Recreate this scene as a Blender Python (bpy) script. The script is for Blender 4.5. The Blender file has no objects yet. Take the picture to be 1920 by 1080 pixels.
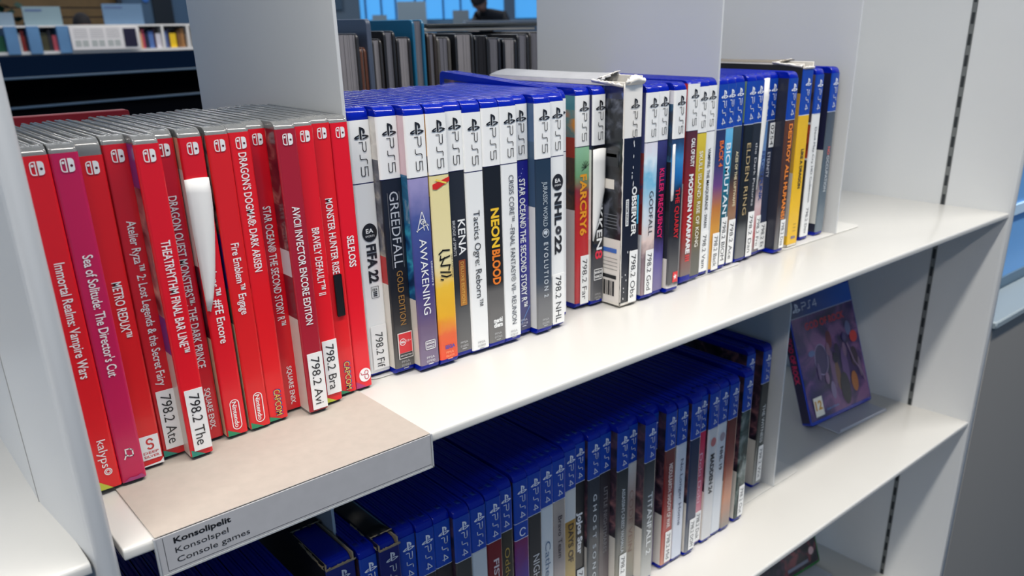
import bpy, bmesh, math, random
from mathutils import Vector, Matrix
S = bpy.context.scene
COL = S.collection
R = random.Random(7)
PI = math.pi

# ------------------------------------------------------------------ camera, world, lights, exposure
YAW, PIT, ROL = 0.7218, 0.3725, -0.0135
fw = Vector((math.sin(YAW)*math.cos(PIT), math.cos(YAW)*math.cos(PIT), -math.sin(PIT)))
rt = Vector((math.cos(YAW), -math.sin(YAW), 0)); up = rt.cross(fw)
r2 = rt*math.cos(ROL) + up*math.sin(ROL); u2 = -rt*math.sin(ROL) + up*math.cos(ROL)
M = Matrix.Identity(4)
for i in range(3):
    M[i][0] = r2[i]; M[i][1] = u2[i]; M[i][2] = -fw[i]
M[0][3], M[1][3], M[2][3] = -0.0123, -0.3584, 0.2171
cd = bpy.data.cameras.new('camera'); cam = bpy.data.objects.new('camera', cd); COL.objects.link(cam)
cam.matrix_world = M
cd.sensor_width = 36; cd.lens = 1552.98/1920*36
cd.shift_x = (960-1014.456)/1920; cd.shift_y = (648.797-540)/1920
cd.clip_start = 0.01; cd.clip_end = 200
cd.dof.use_dof = True; cd.dof.focus_distance = 0.48; cd.dof.aperture_fstop = 15.0
S.camera = cam

w = bpy.data.worlds.new('world'); S.world = w; w.use_nodes = True
bg = w.node_tree.nodes['Background']
bg.inputs[0].default_value = (0.30, 0.57, 1.0, 1); bg.inputs[1].default_value = 0.36

def area(name, loc, sx, sy, power, col, rot=(0, 0, 0)):
    l = bpy.data.lights.new(name, 'AREA'); l.shape = 'RECTANGLE'; l.size = sx; l.size_y = sy
    l.energy = power; l.color = col
    o = bpy.data.objects.new(name, l); o.location = loc; o.rotation_euler = rot; COL.objects.link(o)
    return o
WARM = (1.0, 0.95, 0.88)
area('luminaire_aisle', (0.35, -0.67, 2.15), 4.4, 0.16, 132, WARM)
area('frontal_fill', (-2.2, -2.0, 2.15), 3.0, 0.20, 56, WARM)  # added frontal light, lifts the spines and the left upright
area('luminaire_rear', (1.5, 2.2, 2.15), 4.0, 0.20, 20, WARM)
area('luminaire_far', (3.0, 5.0, 2.15), 5.0, 0.20, 50, WARM)
area('luminaire_distant', (4.0, 7.8, 2.15), 6.0, 0.20, 120, WARM)
area('back_wall_fill', (3.2, 11.2, 2.15), 5.0, 0.20, 34, WARM)  # added light that brightens the far wood wall

S.view_settings.view_transform = 'Standard'; S.view_settings.look = 'None'
S.view_settings.gamma = 1; S.view_settings.use_curve_mapping = False
S.view_settings.exposure = -0.1

# ------------------------------------------------------------------ materials
def lin(c):
    c = c/255.0
    return c/12.92 if c <= 0.04045 else ((c+0.055)/1.055)**2.4
def rgb(c): return (lin(c[0]), lin(c[1]), lin(c[2]), 1)
_m = {}
def mat(c, rough=0.45, coat=0.0, metal=0.0, trans=0.0, noise=0.0, nscale=40, spec=0.5, emit=0):
    k = ('m', tuple(c), rough, coat, metal, trans, noise, nscale, spec, emit)
    if k in _m: return _m[k]
    m = bpy.data.materials.new('mat_%d' % len(_m)); m.use_nodes = True
    nt = m.node_tree; b = nt.nodes['Principled BSDF']
    b.inputs['Base Color'].default_value = rgb(c); b.inputs['Roughness'].default_value = rough
    b.inputs['Coat Weight'].default_value = coat; b.inputs['Coat Roughness'].default_value = 0.12
    b.inputs['Metallic'].default_value = metal; b.inputs['Transmission Weight'].default_value = trans
    b.inputs['Specular IOR Level'].default_value = spec
    if emit:
        b.inputs['Emission Color'].default_value = rgb(c); b.inputs['Emission Strength'].default_value = emit
    if noise:
        tc = nt.nodes.new('ShaderNodeTexCoord'); n = nt.nodes.new('ShaderNodeTexNoise')
        n.inputs['Scale'].default_value = nscale; n.inputs['Detail'].default_value = 6
        mx = nt.nodes.new('ShaderNodeMix'); mx.data_type = 'RGBA'
        mx.inputs[6].default_value = rgb([max(0, v*(1-noise)) for v in c])
        mx.inputs[7].default_value = rgb([min(255, v*(1+noise*0.6)) for v in c])
        nt.links.new(tc.outputs['Object'], n.inputs['Vector'])
        nt.links.new(n.outputs['Fac'], mx.inputs[0]); nt.links.new(mx.outputs[2], b.inputs['Base Color'])
    _m[k] = m
    return m
def ramp_mat(stops, axis=2, rough=0.3, coat=0.5, noise=0.0):
    """print whose ink changes along the height of the paper; stops = [(metres, colour)...]"""
    k = ('g', tuple((a, tuple(c)) for a, c in stops), axis, rough, noise)
    if k in _m: return _m[k]
    m = bpy.data.materials.new('print_%d' % len(_m)); m.use_nodes = True
    nt = m.node_tree; b = nt.nodes['Principled BSDF']
    b.inputs['Roughness'].default_value = rough; b.inputs['Coat Weight'].default_value = coat
    b.inputs['Coat Roughness'].default_value = 0.12
    tc = nt.nodes.new('ShaderNodeTexCoord'); sp = nt.nodes.new('ShaderNodeSeparateXYZ')
    mr = nt.nodes.new('ShaderNodeMapRange'); cr = nt.nodes.new('ShaderNodeValToRGB')
    z0, z1 = stops[0][0], stops[-1][0]
    mr.inputs['From Min'].default_value = z0; mr.inputs['From Max'].default_value = z1
    nt.links.new(tc.outputs['Object'], sp.inputs[0])
    if noise:
        n = nt.nodes.new('ShaderNodeTexNoise'); n.inputs['Scale'].default_value = 90; n.inputs['Detail'].default_value = 4
        nt.links.new(tc.outputs['Object'], n.inputs['Vector'])
        ma = nt.nodes.new('ShaderNodeMath'); ma.operation = 'MULTIPLY_ADD'
        ma.inputs[1].default_value = noise; ma.inputs[2].default_value = -noise*0.5
        ad = nt.nodes.new('ShaderNodeMath'); ad.operation = 'ADD'
        nt.links.new(n.outputs['Fac'], ma.inputs[0]); nt.links.new(sp.outputs[axis], ad.inputs[0])
        nt.links.new(ma.outputs[0], ad.inputs[1]); nt.links.new(ad.outputs[0], mr.inputs['Value'])
    else:
        nt.links.new(sp.outputs[axis], mr.inputs['Value'])
    nt.links.new(mr.outputs[0], cr.inputs[0])
    els = cr.color_ramp.elements
    for i, (z, c) in enumerate(stops):
        p = (z-z0)/(z1-z0)
        e = els[i] if i < 2 else els.new(p)
        if i == 1 and len(stops) > 2: pass
    # rebuild cleanly in ascending order
    while len(els) > 1: els.remove(els[-1])
    els[0].position = 0; els[0].color = rgb(stops[0][1])
    for z, c in stops[1:]:
        e = els.new((z-z0)/(z1-z0)); e.color = rgb(c)
    nt.links.new(cr.outputs[0], b.inputs['Base Color'])
    _m[k] = m
    return m
def art(c1, c2, c3, scale=45, rough=0.3):
    """printed picture: three inks mingled"""
    k = ('a', tuple(c1), tuple(c2), tuple(c3), scale, rough)
    if k in _m: return _m[k]
    m = bpy.data.materials.new('picture_%d' % len(_m)); m.use_nodes = True
    nt = m.node_tree; b = nt.nodes['Principled BSDF']
    b.inputs['Roughness'].default_value = rough; b.inputs['Coat Weight'].default_value = 0.4
    b.inputs['Coat Roughness'].default_value = 0.15
    tc = nt.nodes.new('ShaderNodeTexCoord'); n = nt.nodes.new('ShaderNodeTexNoise')
    n.inputs['Scale'].default_value = scale; n.inputs['Detail'].default_value = 5; n.inputs['Distortion'].default_value = 0.8
    cr = nt.nodes.new('ShaderNodeValToRGB'); els = cr.color_ramp.elements
    els[0].position = 0.36; els[0].color = rgb(c1); els[1].position = 0.64; els[1].color = rgb(c3)
    e = els.new(0.5); e.color = rgb(c2)
    nt.links.new(tc.outputs['Object'], n.inputs['Vector']); nt.links.new(n.outputs['Fac'], cr.inputs[0])
    nt.links.new(cr.outputs[0], b.inputs['Base Color'])
    _m[k] = m
    return m
def ink(c): return mat(c, 0.35, 0.4)

STEEL = mat((208, 206, 200), 0.34, 0.15, noise=0.03, nscale=6)
STEEL2 = mat((206, 207, 206), 0.38, 0.1, noise=0.02, nscale=5)
BLUEP = mat((5, 28, 150), 0.13, 0.0, spec=0.3)
CLEARP = mat((158, 159, 157), 0.12, 0.0, trans=0.5, spec=0.45)
CARD = mat((232, 226, 214), 0.85, noise=0.08, nscale=120)
PAPER = mat((240, 239, 235), 0.55)
WHITE, BLACK = (243, 243, 240), (18, 18, 20)

# ------------------------------------------------------------------ mesh helpers
def mesh_obj(name, bm, mats, parent=None):
    me = bpy.data.meshes.new(name); bm.normal_update(); bm.to_mesh(me); bm.free()
    for m in (mats if isinstance(mats, (list, tuple)) else [mats]): me.materials.append(m)
    o = bpy.data.objects.new(name, me); COL.objects.link(o)
    if parent: o.parent = parent
    return o
def tag(o, label=None, cat=None, group=None, kind=None):
    if label: o['label'] = label
    if cat: o['category'] = cat
    if group: o['group'] = group
    if kind: o['kind'] = kind
    return o
def thing(name, label, cat, loc=(0, 0, 0), rz=0.0, group=None):
    o = bpy.data.objects.new(name, None); o.empty_display_size = 0.02; COL.objects.link(o)
    o.location = loc; o.rotation_euler = (0, 0, rz)
    return tag(o, label, cat, group)
def box(bm, x0, x1, y0, y1, z0, z1, mi=0, bev=0.0, seg=2):
    vs = [bm.verts.new((x, y, z)) for x in (x0, x1) for y in (y0, y1) for z in (z0, z1)]
    fs = []
    for q in ((0, 1, 3, 2), (4, 6, 7, 5), (0, 4, 5, 1), (2, 3, 7, 6), (0, 2, 6, 4), (1, 5, 7, 3)):
        f = bm.faces.new([vs[i] for i in q]); f.material_index = mi; fs.append(f)
    if bev:
        ed = list({e for f in fs for e in f.edges})
        r = bmesh.ops.bevel(bm, geom=ed, offset=bev, segments=seg, profile=0.5, affect='EDGES')
        for f in r['faces']:
            f.material_index = mi; f.smooth = True
    return vs
def prism(bm, pts, axis, a0, a1, mi=0, bev=0.0, seg=2):
    """extrude a 2-D outline: axis 0 -> pts are (y,z); axis 1 -> (x,z); axis 2 -> (x,y)"""
    def P3(p, a):
        return (a, p[0], p[1]) if axis == 0 else ((p[0], a, p[1]) if axis == 1 else (p[0], p[1], a))
    A = [bm.verts.new(P3(p, a0)) for p in pts]; B = [bm.verts.new(P3(p, a1)) for p in pts]
    n = len(pts); caps = [bm.faces.new(A), bm.faces.new(B[::-1])]
    sides = [bm.faces.new((A[i], B[i], B[(i+1) % n], A[(i+1) % n])) for i in range(n)]
    for f in caps+sides: f.material_index = mi
    for f in sides: f.smooth = len(pts) > 8
    bmesh.ops.recalc_face_normals(bm, faces=caps+sides)
    if bev:
        ed = [e for f in caps for e in f.edges]
        r = bmesh.ops.bevel(bm, geom=ed, offset=bev, segments=seg, profile=0.5, affect='EDGES')
        for f in r['faces']:
            f.material_index = mi; f.smooth = True
def rrect(a0, a1, b0, b1, r, n=4):
    """rounded rectangle outline; r = (r at a0b0, a1b0, a1b1, a0b1)"""
    if not isinstance(r, (tuple, list)): r = (r,)*4
    out = []
    for cx, cy, rr, s in ((a0, b0, r[0], PI), (a1, b0, r[1], 1.5*PI), (a1, b1, r[2], 0), (a0, b1, r[3], 0.5*PI)):
        ox = cx + (rr if cx == a0 else -rr); oy = cy + (rr if cy == b0 else -rr)
        if rr <= 0: out.append((cx, cy)); continue
        for k in range(n+1):
            t = s + k*0.5*PI/n; out.append((ox+rr*math.cos(t), oy+rr*math.sin(t)))
    return out
def poly(bm, pts, y, mi):
    """flat printed shape in the x,z plane facing -y"""
    f = bm.faces.new([bm.verts.new((p[0], y, p[1])) for p in pts]); f.material_index = mi
    f.normal_update()
    if f.normal.y > 0: f.normal_flip()
    return f
def rectp(bm, x0, x1, z0, z1, y, mi): return poly(bm, [(x0, z0), (x1, z0), (x1, z1), (x0, z1)], y, mi)
def disc(bm, cx, cz, rx, rz, y, mi, n=20): return poly(bm, [(cx+rx*math.cos(2*PI*i/n), cz+rz*math.sin(2*PI*i/n)) for i in range(n)], y, mi)
def ring(bm, cx, cz, rx, rz, t, y, mi, n=20, a0=0, a1=2*PI):
    for i in range(n):
        p, q = a0+(a1-a0)*i/n, a0+(a1-a0)*(i+1)/n
        poly(bm, [(cx+rx*math.cos(p), cz+rz*math.sin(p)), (cx+rx*math.cos(q), cz+rz*math.sin(q)),
                  (cx+(rx-t)*math.cos(q), cz+(rz-t)*math.sin(q)), (cx+(rx-t)*math.cos(p), cz+(rz-t)*math.sin(p))], y, mi)
def stroke(bm, pts, t, y, mi):
    for (x0, z0), (x1, z1) in zip(pts, pts[1:]):
        dx, dz = x1-x0, z1-z0; L = math.hypot(dx, dz) or 1e-9
        ex, ez = dx/L*t/2, dz/L*t/2; nx, nz = -ez, ex
        poly(bm, [(x0-ex+nx, z0-ez+nz), (x0-ex-nx, z0-ez-nz), (x1+ex-nx, z1+ez-nz), (x1+ex+nx, z1+ez+nz)], y, mi)

_tc = {}
tcurve = bpy.data.curves.new('lettering', 'FONT'); tobj = bpy.data.objects.new('lettering', tcurve); COL.objects.link(tobj)
tcurve.resolution_u = 3
def glyphs(s, bold):
    k = (s, bold)
    if k not in _tc:
        tcurve.body = s; tcurve.offset = bold
        bpy.context.view_layer.update()
        dg = bpy.context.evaluated_depsgraph_get()
        ev = tobj.evaluated_get(dg); me = ev.to_mesh()
        _tc[k] = ([tuple(v.co[:2]) for v in me.vertices], [tuple(p.vertices) for p in me.polygons])
        ev.to_mesh_clear()
    return _tc[k]
def text(bm, s, y, mi, z0, z1, xc, cap, bold=0.0, down=True):
    """lettering in the plane y. down: reads from z0 down to z1, centred on x = xc, capitals `cap` high.
    else: reads from x = z0 to x = z1 with its capitals centred on z = xc."""
    vs, fs = glyphs(s, bold)
    if not vs: return
    mn = min(v[0] for v in vs); mx = max(v[0] for v in vs); CH = 0.73
    k = abs(z1-z0)/max(1e-6, mx-mn)
    nv = []
    for a, b in vs:
        t = (a-mn)*k; h = (b-CH/2)*cap/CH
        nv.append(bm.verts.new((xc+h, y, z0-t) if down else (z0+t, y, xc+h)))
    for f in fs:
        try: q = bm.faces.new([nv[i] for i in f])
        except ValueError: continue
        q.material_index = mi; q.normal_update()
        if q.normal.y > 0: q.normal_flip()

def ps_symbol(bm, cx, cz, h, y, mi):
    P = [(-.15, .5), (.02, .46), (.2, .39), (.33, .25), (.34, .06), (.26, -.03), (.13, -.03), (.13, .2), (.09, .27), (.02, .27), (.02, -.5), (-.15, -.43)]
    A = [(-.2, -.09), (-.5, -.2), (-.66, -.31), (-.6, -.41), (-.42, -.44), (-.2, -.38), (-.2, -.29), (-.38, -.34), (-.45, -.3), (-.2, -.2)]
    B = [(.07, -.12), (.3, -.12), (.55, -.17), (.68, -.26), (.5, -.37), (.07, -.5), (.07, -.4), (.38, -.3), (.42, -.25), (.3, -.21), (.07, -.24)]
    for q in (P, A, B): poly(bm, [(cx+a*h, cz+b*h) for a, b in q], y, mi)
LET = {'P': [[(0, 0), (0, .5), (.8, .5), (1, .62), (1, .88), (.85, 1), (0, 1)]],
       'S': [[(0, 0), (.4, 0), (.52, .12), (.52, .88), (.64, 1), (1, 1)]],
       '5': [[(1, 1), (0, 1), (0, .56), (.85, .56), (1, .44), (1, .12), (.85, 0), (0, 0)]],
       '4': [[(.8, 0), (.8, 1), (0, .27), (1, .27)]]}
def ps_word(bm, d, xc, z0, L, cap, y, mi, t=0.00055, down=True):
    cw, gap = L*0.27, L*0.095
    for i, ch in enumerate('PS'+d):
        for pl in LET[ch]:
            o = i*(cw+gap)
            if down: stroke(bm, [(xc+(b-.5)*cap, z0-o-a*cw) for a, b in pl], t, y, mi)
            else: stroke(bm, [(z0+o+a*cw, xc+(b-.5)*cap) for a, b in pl], t, y, mi)

# ------------------------------------------------------------------ a boxed game
def shell(w_, h, d, m, parent, gap=0.0007, rf=0.0055, rim=0.0011):
    bm = bmesh.new(); hw = w_/2; t = min(0.0016, w_*0.13)
    prof = rrect(0.0004, d, 0, h, (0.003, 0.003, 0.004, rf), 4)
    low_ = rrect(0.0030, d-0.0009, 0.0009, h-rim, (0.003, 0.003, 0.004, rf), 4)
    for s in (-1, 1):
        x0, x1 = sorted((s*hw, s*(hw-t))); prism(bm, prof, 0, x0, x1, 0, 0.0004, 2)       # outer wall
        x0, x1 = sorted((s*gap/2, s*(gap/2+t*0.8))); prism(bm, prof, 0, x0, x1, 0, 0.0004, 2)   # meeting rim
        x0, x1 = sorted((s*(hw-t), s*(gap/2+t*0.8))); prism(bm, low_, 0, x0, x1)
    spn = rrect(0.0, 0.012, 0.0003, h-0.0003, (0.003, 0, 0, rf), 4)
    prism(bm, spn, 0, -hw+0.0002, hw-0.0002, 0, 0.0012, 3)
    return mesh_obj('case_shell', bm, m, parent)
class Ink:
    def __init__(s): s.m = []
    def __call__(s, m):
        if isinstance(m, tuple): m = ink(m)
        if m not in s.m: s.m.append(m)
        return s.m.index(m)
def insert(bm, I, w_, d, z0, z1, bands, left, right, r=0.0014, e=0.0003):
    """printed wrap around the spine. bands/left: [(z_top, z_bottom, material)...] from the top down."""
    hw = w_/2+e
    arcL = [(-hw+r-r*math.cos(t), -e+r-r*math.sin(t)) for t in (0, .52, 1.05, 1.571)]
    arcR = [(-x, y) for x, y in arcL[::-1]]
    def strip(path, a, b, mi):
        for p, q in zip(path, path[1:]):
            f = bm.faces.new([bm.verts.new((p[0], p[1], b)), bm.verts.new((q[0], q[1], b)),
                              bm.verts.new((q[0], q[1], a)), bm.verts.new((p[0], p[1], a))])
            f.material_index = mi
    for a, b, m in bands: strip(arcL+arcR, a, b, I(m))
    for a, b, m in left: strip([(-hw, d), (-hw, r-e)], a, b, I(m))
    strip([(hw, r-e), (hw, d)], z1, z0, I(right))
YP = -0.0006   # plane of the printing on a spine
def sticker(parent, txt, x0, x1, za, zb, tilt=0.0, cap=0.0056, name='call_number_sticker', txz=None):
    bm = bmesh.new(); I = Ink(); k = I(PAPER)
    box(bm, x0, x1, YP-0.00045, YP-0.0002, zb, za, k)
    L = za-zb
    ta, tb = txz if txz else (za-0.08*L, zb+0.09*L)
    text(bm, txt, YP-0.0006, I((32, 32, 34)), ta, tb, (x0+x1)/2, cap)
    o = mesh_obj(name, bm, I.m, parent); o.rotation_euler = (0, tilt, 0)
    return o

# ------------------------------------------------------------------ the setting
def struct(name, bm, m):
    o = mesh_obj(name, bm, m); o['kind'] = 'structure'; return o
FZ = -1.12
bm = bmesh.new(); box(bm, -6, 22, -4, 24, FZ-0.1, FZ); struct('floor', bm, mat((38, 46, 58), 0.9, noise=0.25, nscale=60))

# shelving: two uprights, three boards, and the neighbouring bay's board
def upright(name, xc, label):
    t = thing(name, label, 'shelf upright', (xc, 0, FZ))
    Z1 = 1.45-FZ
    pl = [(-.0105, .0715), (-.0048, .002), (-.0042, -.001), (-.0026, -.0030), (0, -.0036), (.0026, -.0030), (.0042, -.001), (.0048, .002), (.0105, .0715), (.0105, .30), (-.0105, .30)]
    bm = bmesh.new(); prism(bm, pl, 2, 0.0, Z1)
    for f in bm.faces: f.smooth = False
    for f in bm.faces:
        c = f.calc_center_median()
        if c.y < 0.0 and abs(f.normal.z) < .5: f.smooth = True
    mesh_obj('side_panel', bm, STEEL2, t)
    for s in ((1,) if xc < .5 else (-1, 1)):
        bm = bmesh.new()
        box(bm, s*0.0105-0.0005, s*0.0105+0.0005, 0.0735, 0.0795, 0.02, Z1-0.02, 0)
        z = 0.03
        while z < Z1-0.05:
            box(bm, s*0.0105-0.0007, s*0.0105+0.0007, 0.0747, 0.0783, z, z+0.0125, 1); z += 0.0232
        mesh_obj('slot_strip', bm, [mat((128, 130, 128), 0.4, metal=0.6), mat((38, 42, 44), 0.7)], t)
    if xc < .5:
        bm = bmesh.new(); box(bm, -.0108, -.0100, .0712, .0718, .02, Z1-.02); mesh_obj('panel_seam', bm, mat((150, 150, 148), .6), t)
    return t
upright('shelf_upright', 0.0455, 'white steel shelf upright left of the red game cases')
upright('shelf_upright', 1.0490, 'white steel shelf upright with slotted strip at the right end of the shelves')
def board(x0, x1, z, label, y1=0.30, y0=0.0):
    prof = rrect(y0, y1, z-0.0062, z, (0.0012, 0, 0, 0.0022), 4) + []
    bm = bmesh.new(); prism(bm, prof, 0, x0, x1, 0, 0.0006, 2)
    box(bm, x0+0.004, x1-0.004, 0.12+y0, 0.1215+y0, z-0.022, z-0.006)   # stiffening fold under the board
    return tag(mesh_obj('shelf_board', bm, STEEL), label, 'shelf board', 'white shelf boards')
ZL, ZB = -0.2750, -0.5520
board(0.0528, 1.0440, 0.0, 'white shelf board carrying the red, white and blue game cases')
board(0.0528, 1.0440, ZL, 'white shelf board below it carrying the dark blue game cases')
board(0.0528, 1.0440, ZB, 'lowest white shelf board with the green game case')
board(-0.95, 0.0395, 0.0, 'white shelf board of the next bay, left of the left upright')
board(0.0528, 1.0440, 0.002, 'white rear shelf board holding the large books behind the game cases', 0.64, 0.325)

def divider(x, y0, y1, z, h, base, label):
    t = thing('shelf_divider', label, 'shelf divider', (x, y0, z), 0, 'white steel shelf dividers')
    bm = bmesh.new(); pl = rrect(0, y1-y0, 0.0008, h, (0.001, 0.001, 0.012, 0.012), 4)
    prism(bm, pl, 0, -0.0011, 0.0011, 0, 0.0004, 2); mesh_obj('upright_plate', bm, STEEL2, t)
    bm = bmesh.new(); prism(bm, rrect(-base, 0.055, 0.0005, y1-y0, 0.008, 4), 2, 0.0002, 0.0011, 0, 0.0003, 1)
    mesh_obj('base_plate', bm, STEEL, t)
    return t
divider(0.2308, 0.0870, 0.305, 0, 0.33, 0.0, 'white steel divider between the red cases and the white-topped ones')
divider(0.5824, 0.0868, 0.316, 0, 0.33, 0.09, 'white steel divider in the middle of the upper row of cases')
divider(0.8045, 0.0865, 0.300, 0, 0.33, 0.10, 'white steel divider closing the upper row at its right end')
divider(0.7190, 0.0790, 0.290, ZL, 0.225, 0.08, 'white steel divider closing the lower row at its right end')
divider(0.1965, 0.0920, 0.290, ZL, 0.225, 0.0, 'white steel divider between torn cardboard boxes in the lower row')

# printed shelf label folded over the front edge
t = thing('shelf_label', 'grey folded shelf label with three lines of black lettering on the front edge', 'shelf label', (0.0662, 0, 0))
GREY = mat((178, 169, 158), 0.75, noise=0.05, nscale=160)
bm = bmesh.new()
box(bm, 0, 0.1512, -0.0012, 0.094, 0.0003, 0.0009, 0, 0.0002, 1)
mesh_obj('paper_flap', bm, GREY, t)
bm = bmesh.new(); I = Ink(); k = I(mat((172, 171, 172), 0.6, noise=0.04, nscale=160))
box(bm, 0, 0.1508, -0.0020, -0.0013, -0.0196, 0.0002, k, 0.0002, 1)
b = I((20, 20, 22))
stroke(bm, [(0.0030, -0.0006), (0.0030, -0.0184)], 0.00022, -0.00206, b); stroke(bm, [(0.0030, -0.0184), (0.1500, -0.0184)], 0.00022, -0.00206, b)
text(bm, 'Konsolipelit', -0.00208, b, 0.0075, 0.0345, -0.0036, 0.0031, 0.028, False)
text(bm, 'Konsolspel', -0.00208, b, 0.0075, 0.0325, -0.0089, 0.0031, 0.0, False)
text(bm, 'Console games', -0.00208, b, 0.0075, 0.0425, -0.0141, 0.0031, 0.0, False)
mesh_obj('printed_card', bm, I.m, t)
bm = bmesh.new(); pk = mat((205, 208, 210), 0.1, 0.5, trans=0.4)
box(bm, -0.0008, 0.1516, -0.0024, -0.0009, -0.0207, -0.0197, 0)
box(bm, 0.1509, 0.1518, -0.0024, -0.0009, -0.0207, 0.0004, 0)
box(bm, -0.0010, -0.0001, -0.0024, -0.0009, -0.0207, 0.0004, 0)
mesh_obj('plastic_pocket', bm, pk, t)

# ------------------------------------------------------------------ red cartridge game cases
RED, CRIM, MAG = (234, 24, 32), (186, 18, 42), (205, 26, 84)
DARKART = art((26, 24, 34), (60, 44, 60), (140, 96, 100), 60)
PALEART = mat((214, 208, 198), 0.4, 0.3)
RT = 0.1655
# name, xr, y, base, title(text,z0,z1,cap,bold,xoff), left bands [(z frac..)], extra
def red_case(xr, y, base, title, label, left, extra=None, drop=0.0, lean=0.0, w_=0.0113, tb=0.006):
    t = thing('cartridge_game_case', label, 'game case', (xr-w_/2, y, 0.0011 if xr < 0.2195 else 0.0003), 0, 'red game cases')
    t.rotation_euler = (0, lean, 0)
    shell(w_, 0.1695, 0.104, CLEARP, t)
    bm = bmesh.new(); I = Ink()
    zt = RT-drop
    bs = [(zt, 0.0018, base)]
    if isinstance(base, list): bs = base
    insert(bm, I, w_, 0.097, 0.0018, zt, bs, left, art((150, 30, 40), (60, 30, 60), (210, 170, 120), 50))
    wm = I(WHITE)
    # console emblem: an outlined half and a filled half
    cz = zt-0.0054; xo = 0.0004; hh = 0.0030
    L = rrect(xo-0.0028, xo-0.0003, cz-hh, cz+hh, (0.0014, 0, 0, 0.0014), 4)
    li = rrect(xo-0.0023, xo-0.0008, cz-hh+0.0005, cz+hh-0.0005, (0.0009, 0, 0, 0.0009), 4)
    for i in range(len(L)):
        j = (i+1) % len(L); poly(bm, [L[i], L[j], li[j], li[i]], YP, wm)
    poly(bm, rrect(xo+0.0003, xo+0.0028, cz-hh, cz+hh, (0, 0.0014, 0.0014, 0), 4), YP, wm)
    disc(bm, xo-0.0016, cz+0.0012, 0.0006, 0.0006, YP, wm, 10)
    disc(bm, xo+0.0016, cz-0.0003, 0.0006, 0.0006, YP-0.00005, I((90, 20, 30)), 10)
    for s, z0, z1, cap, bold, xo2 in title: text(bm, s, YP, wm, z0, z1, xo2, cap, bold)
    if extra: extra(bm, I, t)
    mesh_obj('paper_insert', bm, I.m, t)
    if tb:   # coloured corner of the cover sheet turned round the foot
        pass
    return t
def corner(c, h=0.006):
    def f(bm, I, w_=0.0113):
        poly(bm, [(-w_/2, 0.0019), (w_/2-0.004, 0.0019), (-w_/2, 0.0019+h)], YP-0.0001, I(c))
    return f
GRN, LIME, TEAL = (28, 140, 96), (196, 204, 60), (30, 140, 120)
def lf(*a): return [(RT, 0.055, DARKART), (0.055, 0.0018, PALEART)] if not a else list(a)
def x_kalypso(bm, I, t):
    k = I(WHITE); text(bm, 'kalyps', YP, k, 0.0285, 0.0135, 0.0008, 0.0042, 0.0)
    ring(bm, 0.0009, 0.0110, 0.0019, 0.0019, 0.0005, YP, k, 14); ring(bm, 0.0009, 0.0110, 0.0011, 0.0011, 0.0004, YP, k, 12); corner(LIME)(bm, I)
def x_sea(bm, I, t):
    k = I(WHITE); stroke(bm, [(-.0016, .019), (-.0016, .0165), (-.0004, .0155), (.0016, .0155), (.0016, .0185), (.0004, .0195), (-.0016, .0195)], .0006, YP, k)
    stroke(bm, [(-.0016, .0165), (-.0026, .0145)], .0006, YP, k)
    poly(bm, [(-.0055, .0019), (.0055, .0019), (.0035, .0045), (.001, .0035), (-.002, .0040)], YP-.0001, I((170, 60, 120)))
def x_metro(bm, I, t):
    rectp(bm, -.0046, .0050, .0055, .0190, YP, I(WHITE)); r = I((205, 40, 40))
    ring(bm, .0004, .0156, .0019, .0019, .0009, YP-.0001, r, 12, 0.1, 1.5*PI); ring(bm, .0004, .0129, .0019, .0019, .0009, YP-.0001, r, 12, -.9*PI, .5*PI)
    text(bm, 'DEEP', YP-.0001, r, -.0036, .0040, .0095, .0014, .01, False); text(bm, 'SILVER', YP-.0001, r, -.0036, .0040, .0073, .0014, .01, False)
    poly(bm, [(-.0056, .0019), (.0056, .0019), (.0056, .0050), (.0040, .0030), (-.0040, .0026)], YP-.0002, I(WHITE))
def x_nin(z=0.0140, g=True):
    def f(bm, I, t):
        k = I(WHITE); o = rrect(-.0024, .0030, z-.0092, z+.0092, .0027, 6); i2 = rrect(-.0019, .0025, z-.0087, z+.0087, .0022, 6)
        for i in range(len(o)):
            j = (i+1) % len(o); poly(bm, [o[i], o[j], i2[j], i2[i]], YP, k)
        text(bm, 'Nintendo', YP, k, z+.0078, z-.0078, .0003, .0026, .02)
        if g: corner(GRN, .004)(bm, I)
    return f
def x_sq(z0, z1):
    def f(bm, I, t): text(bm, 'SQUARE ENIX.', YP, I(WHITE), z0, z1, .0010, .0031, .012)
    return f
def x_cap(z0, z1):
    def f(bm, I, t):
        text(bm, 'CAPCOM', YP, I((30, 50, 150)), z0+.0003, z1-.0003, .0009, .0044, .035)
        text(bm, 'CAPCOM', YP-.0001, I((244, 206, 60)), z0, z1, .0007, .0038, .0); corner(GRN, .003)(bm, I)
    return f
def x_stick(txt, za, zb, c=None, x0=-.0040, x1=.0054):
    def f(bm, I, t):
        if c: corner(c, .004)(bm, I)
        sticker(t, txt, x0, x1, za, zb)
    return f
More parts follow.
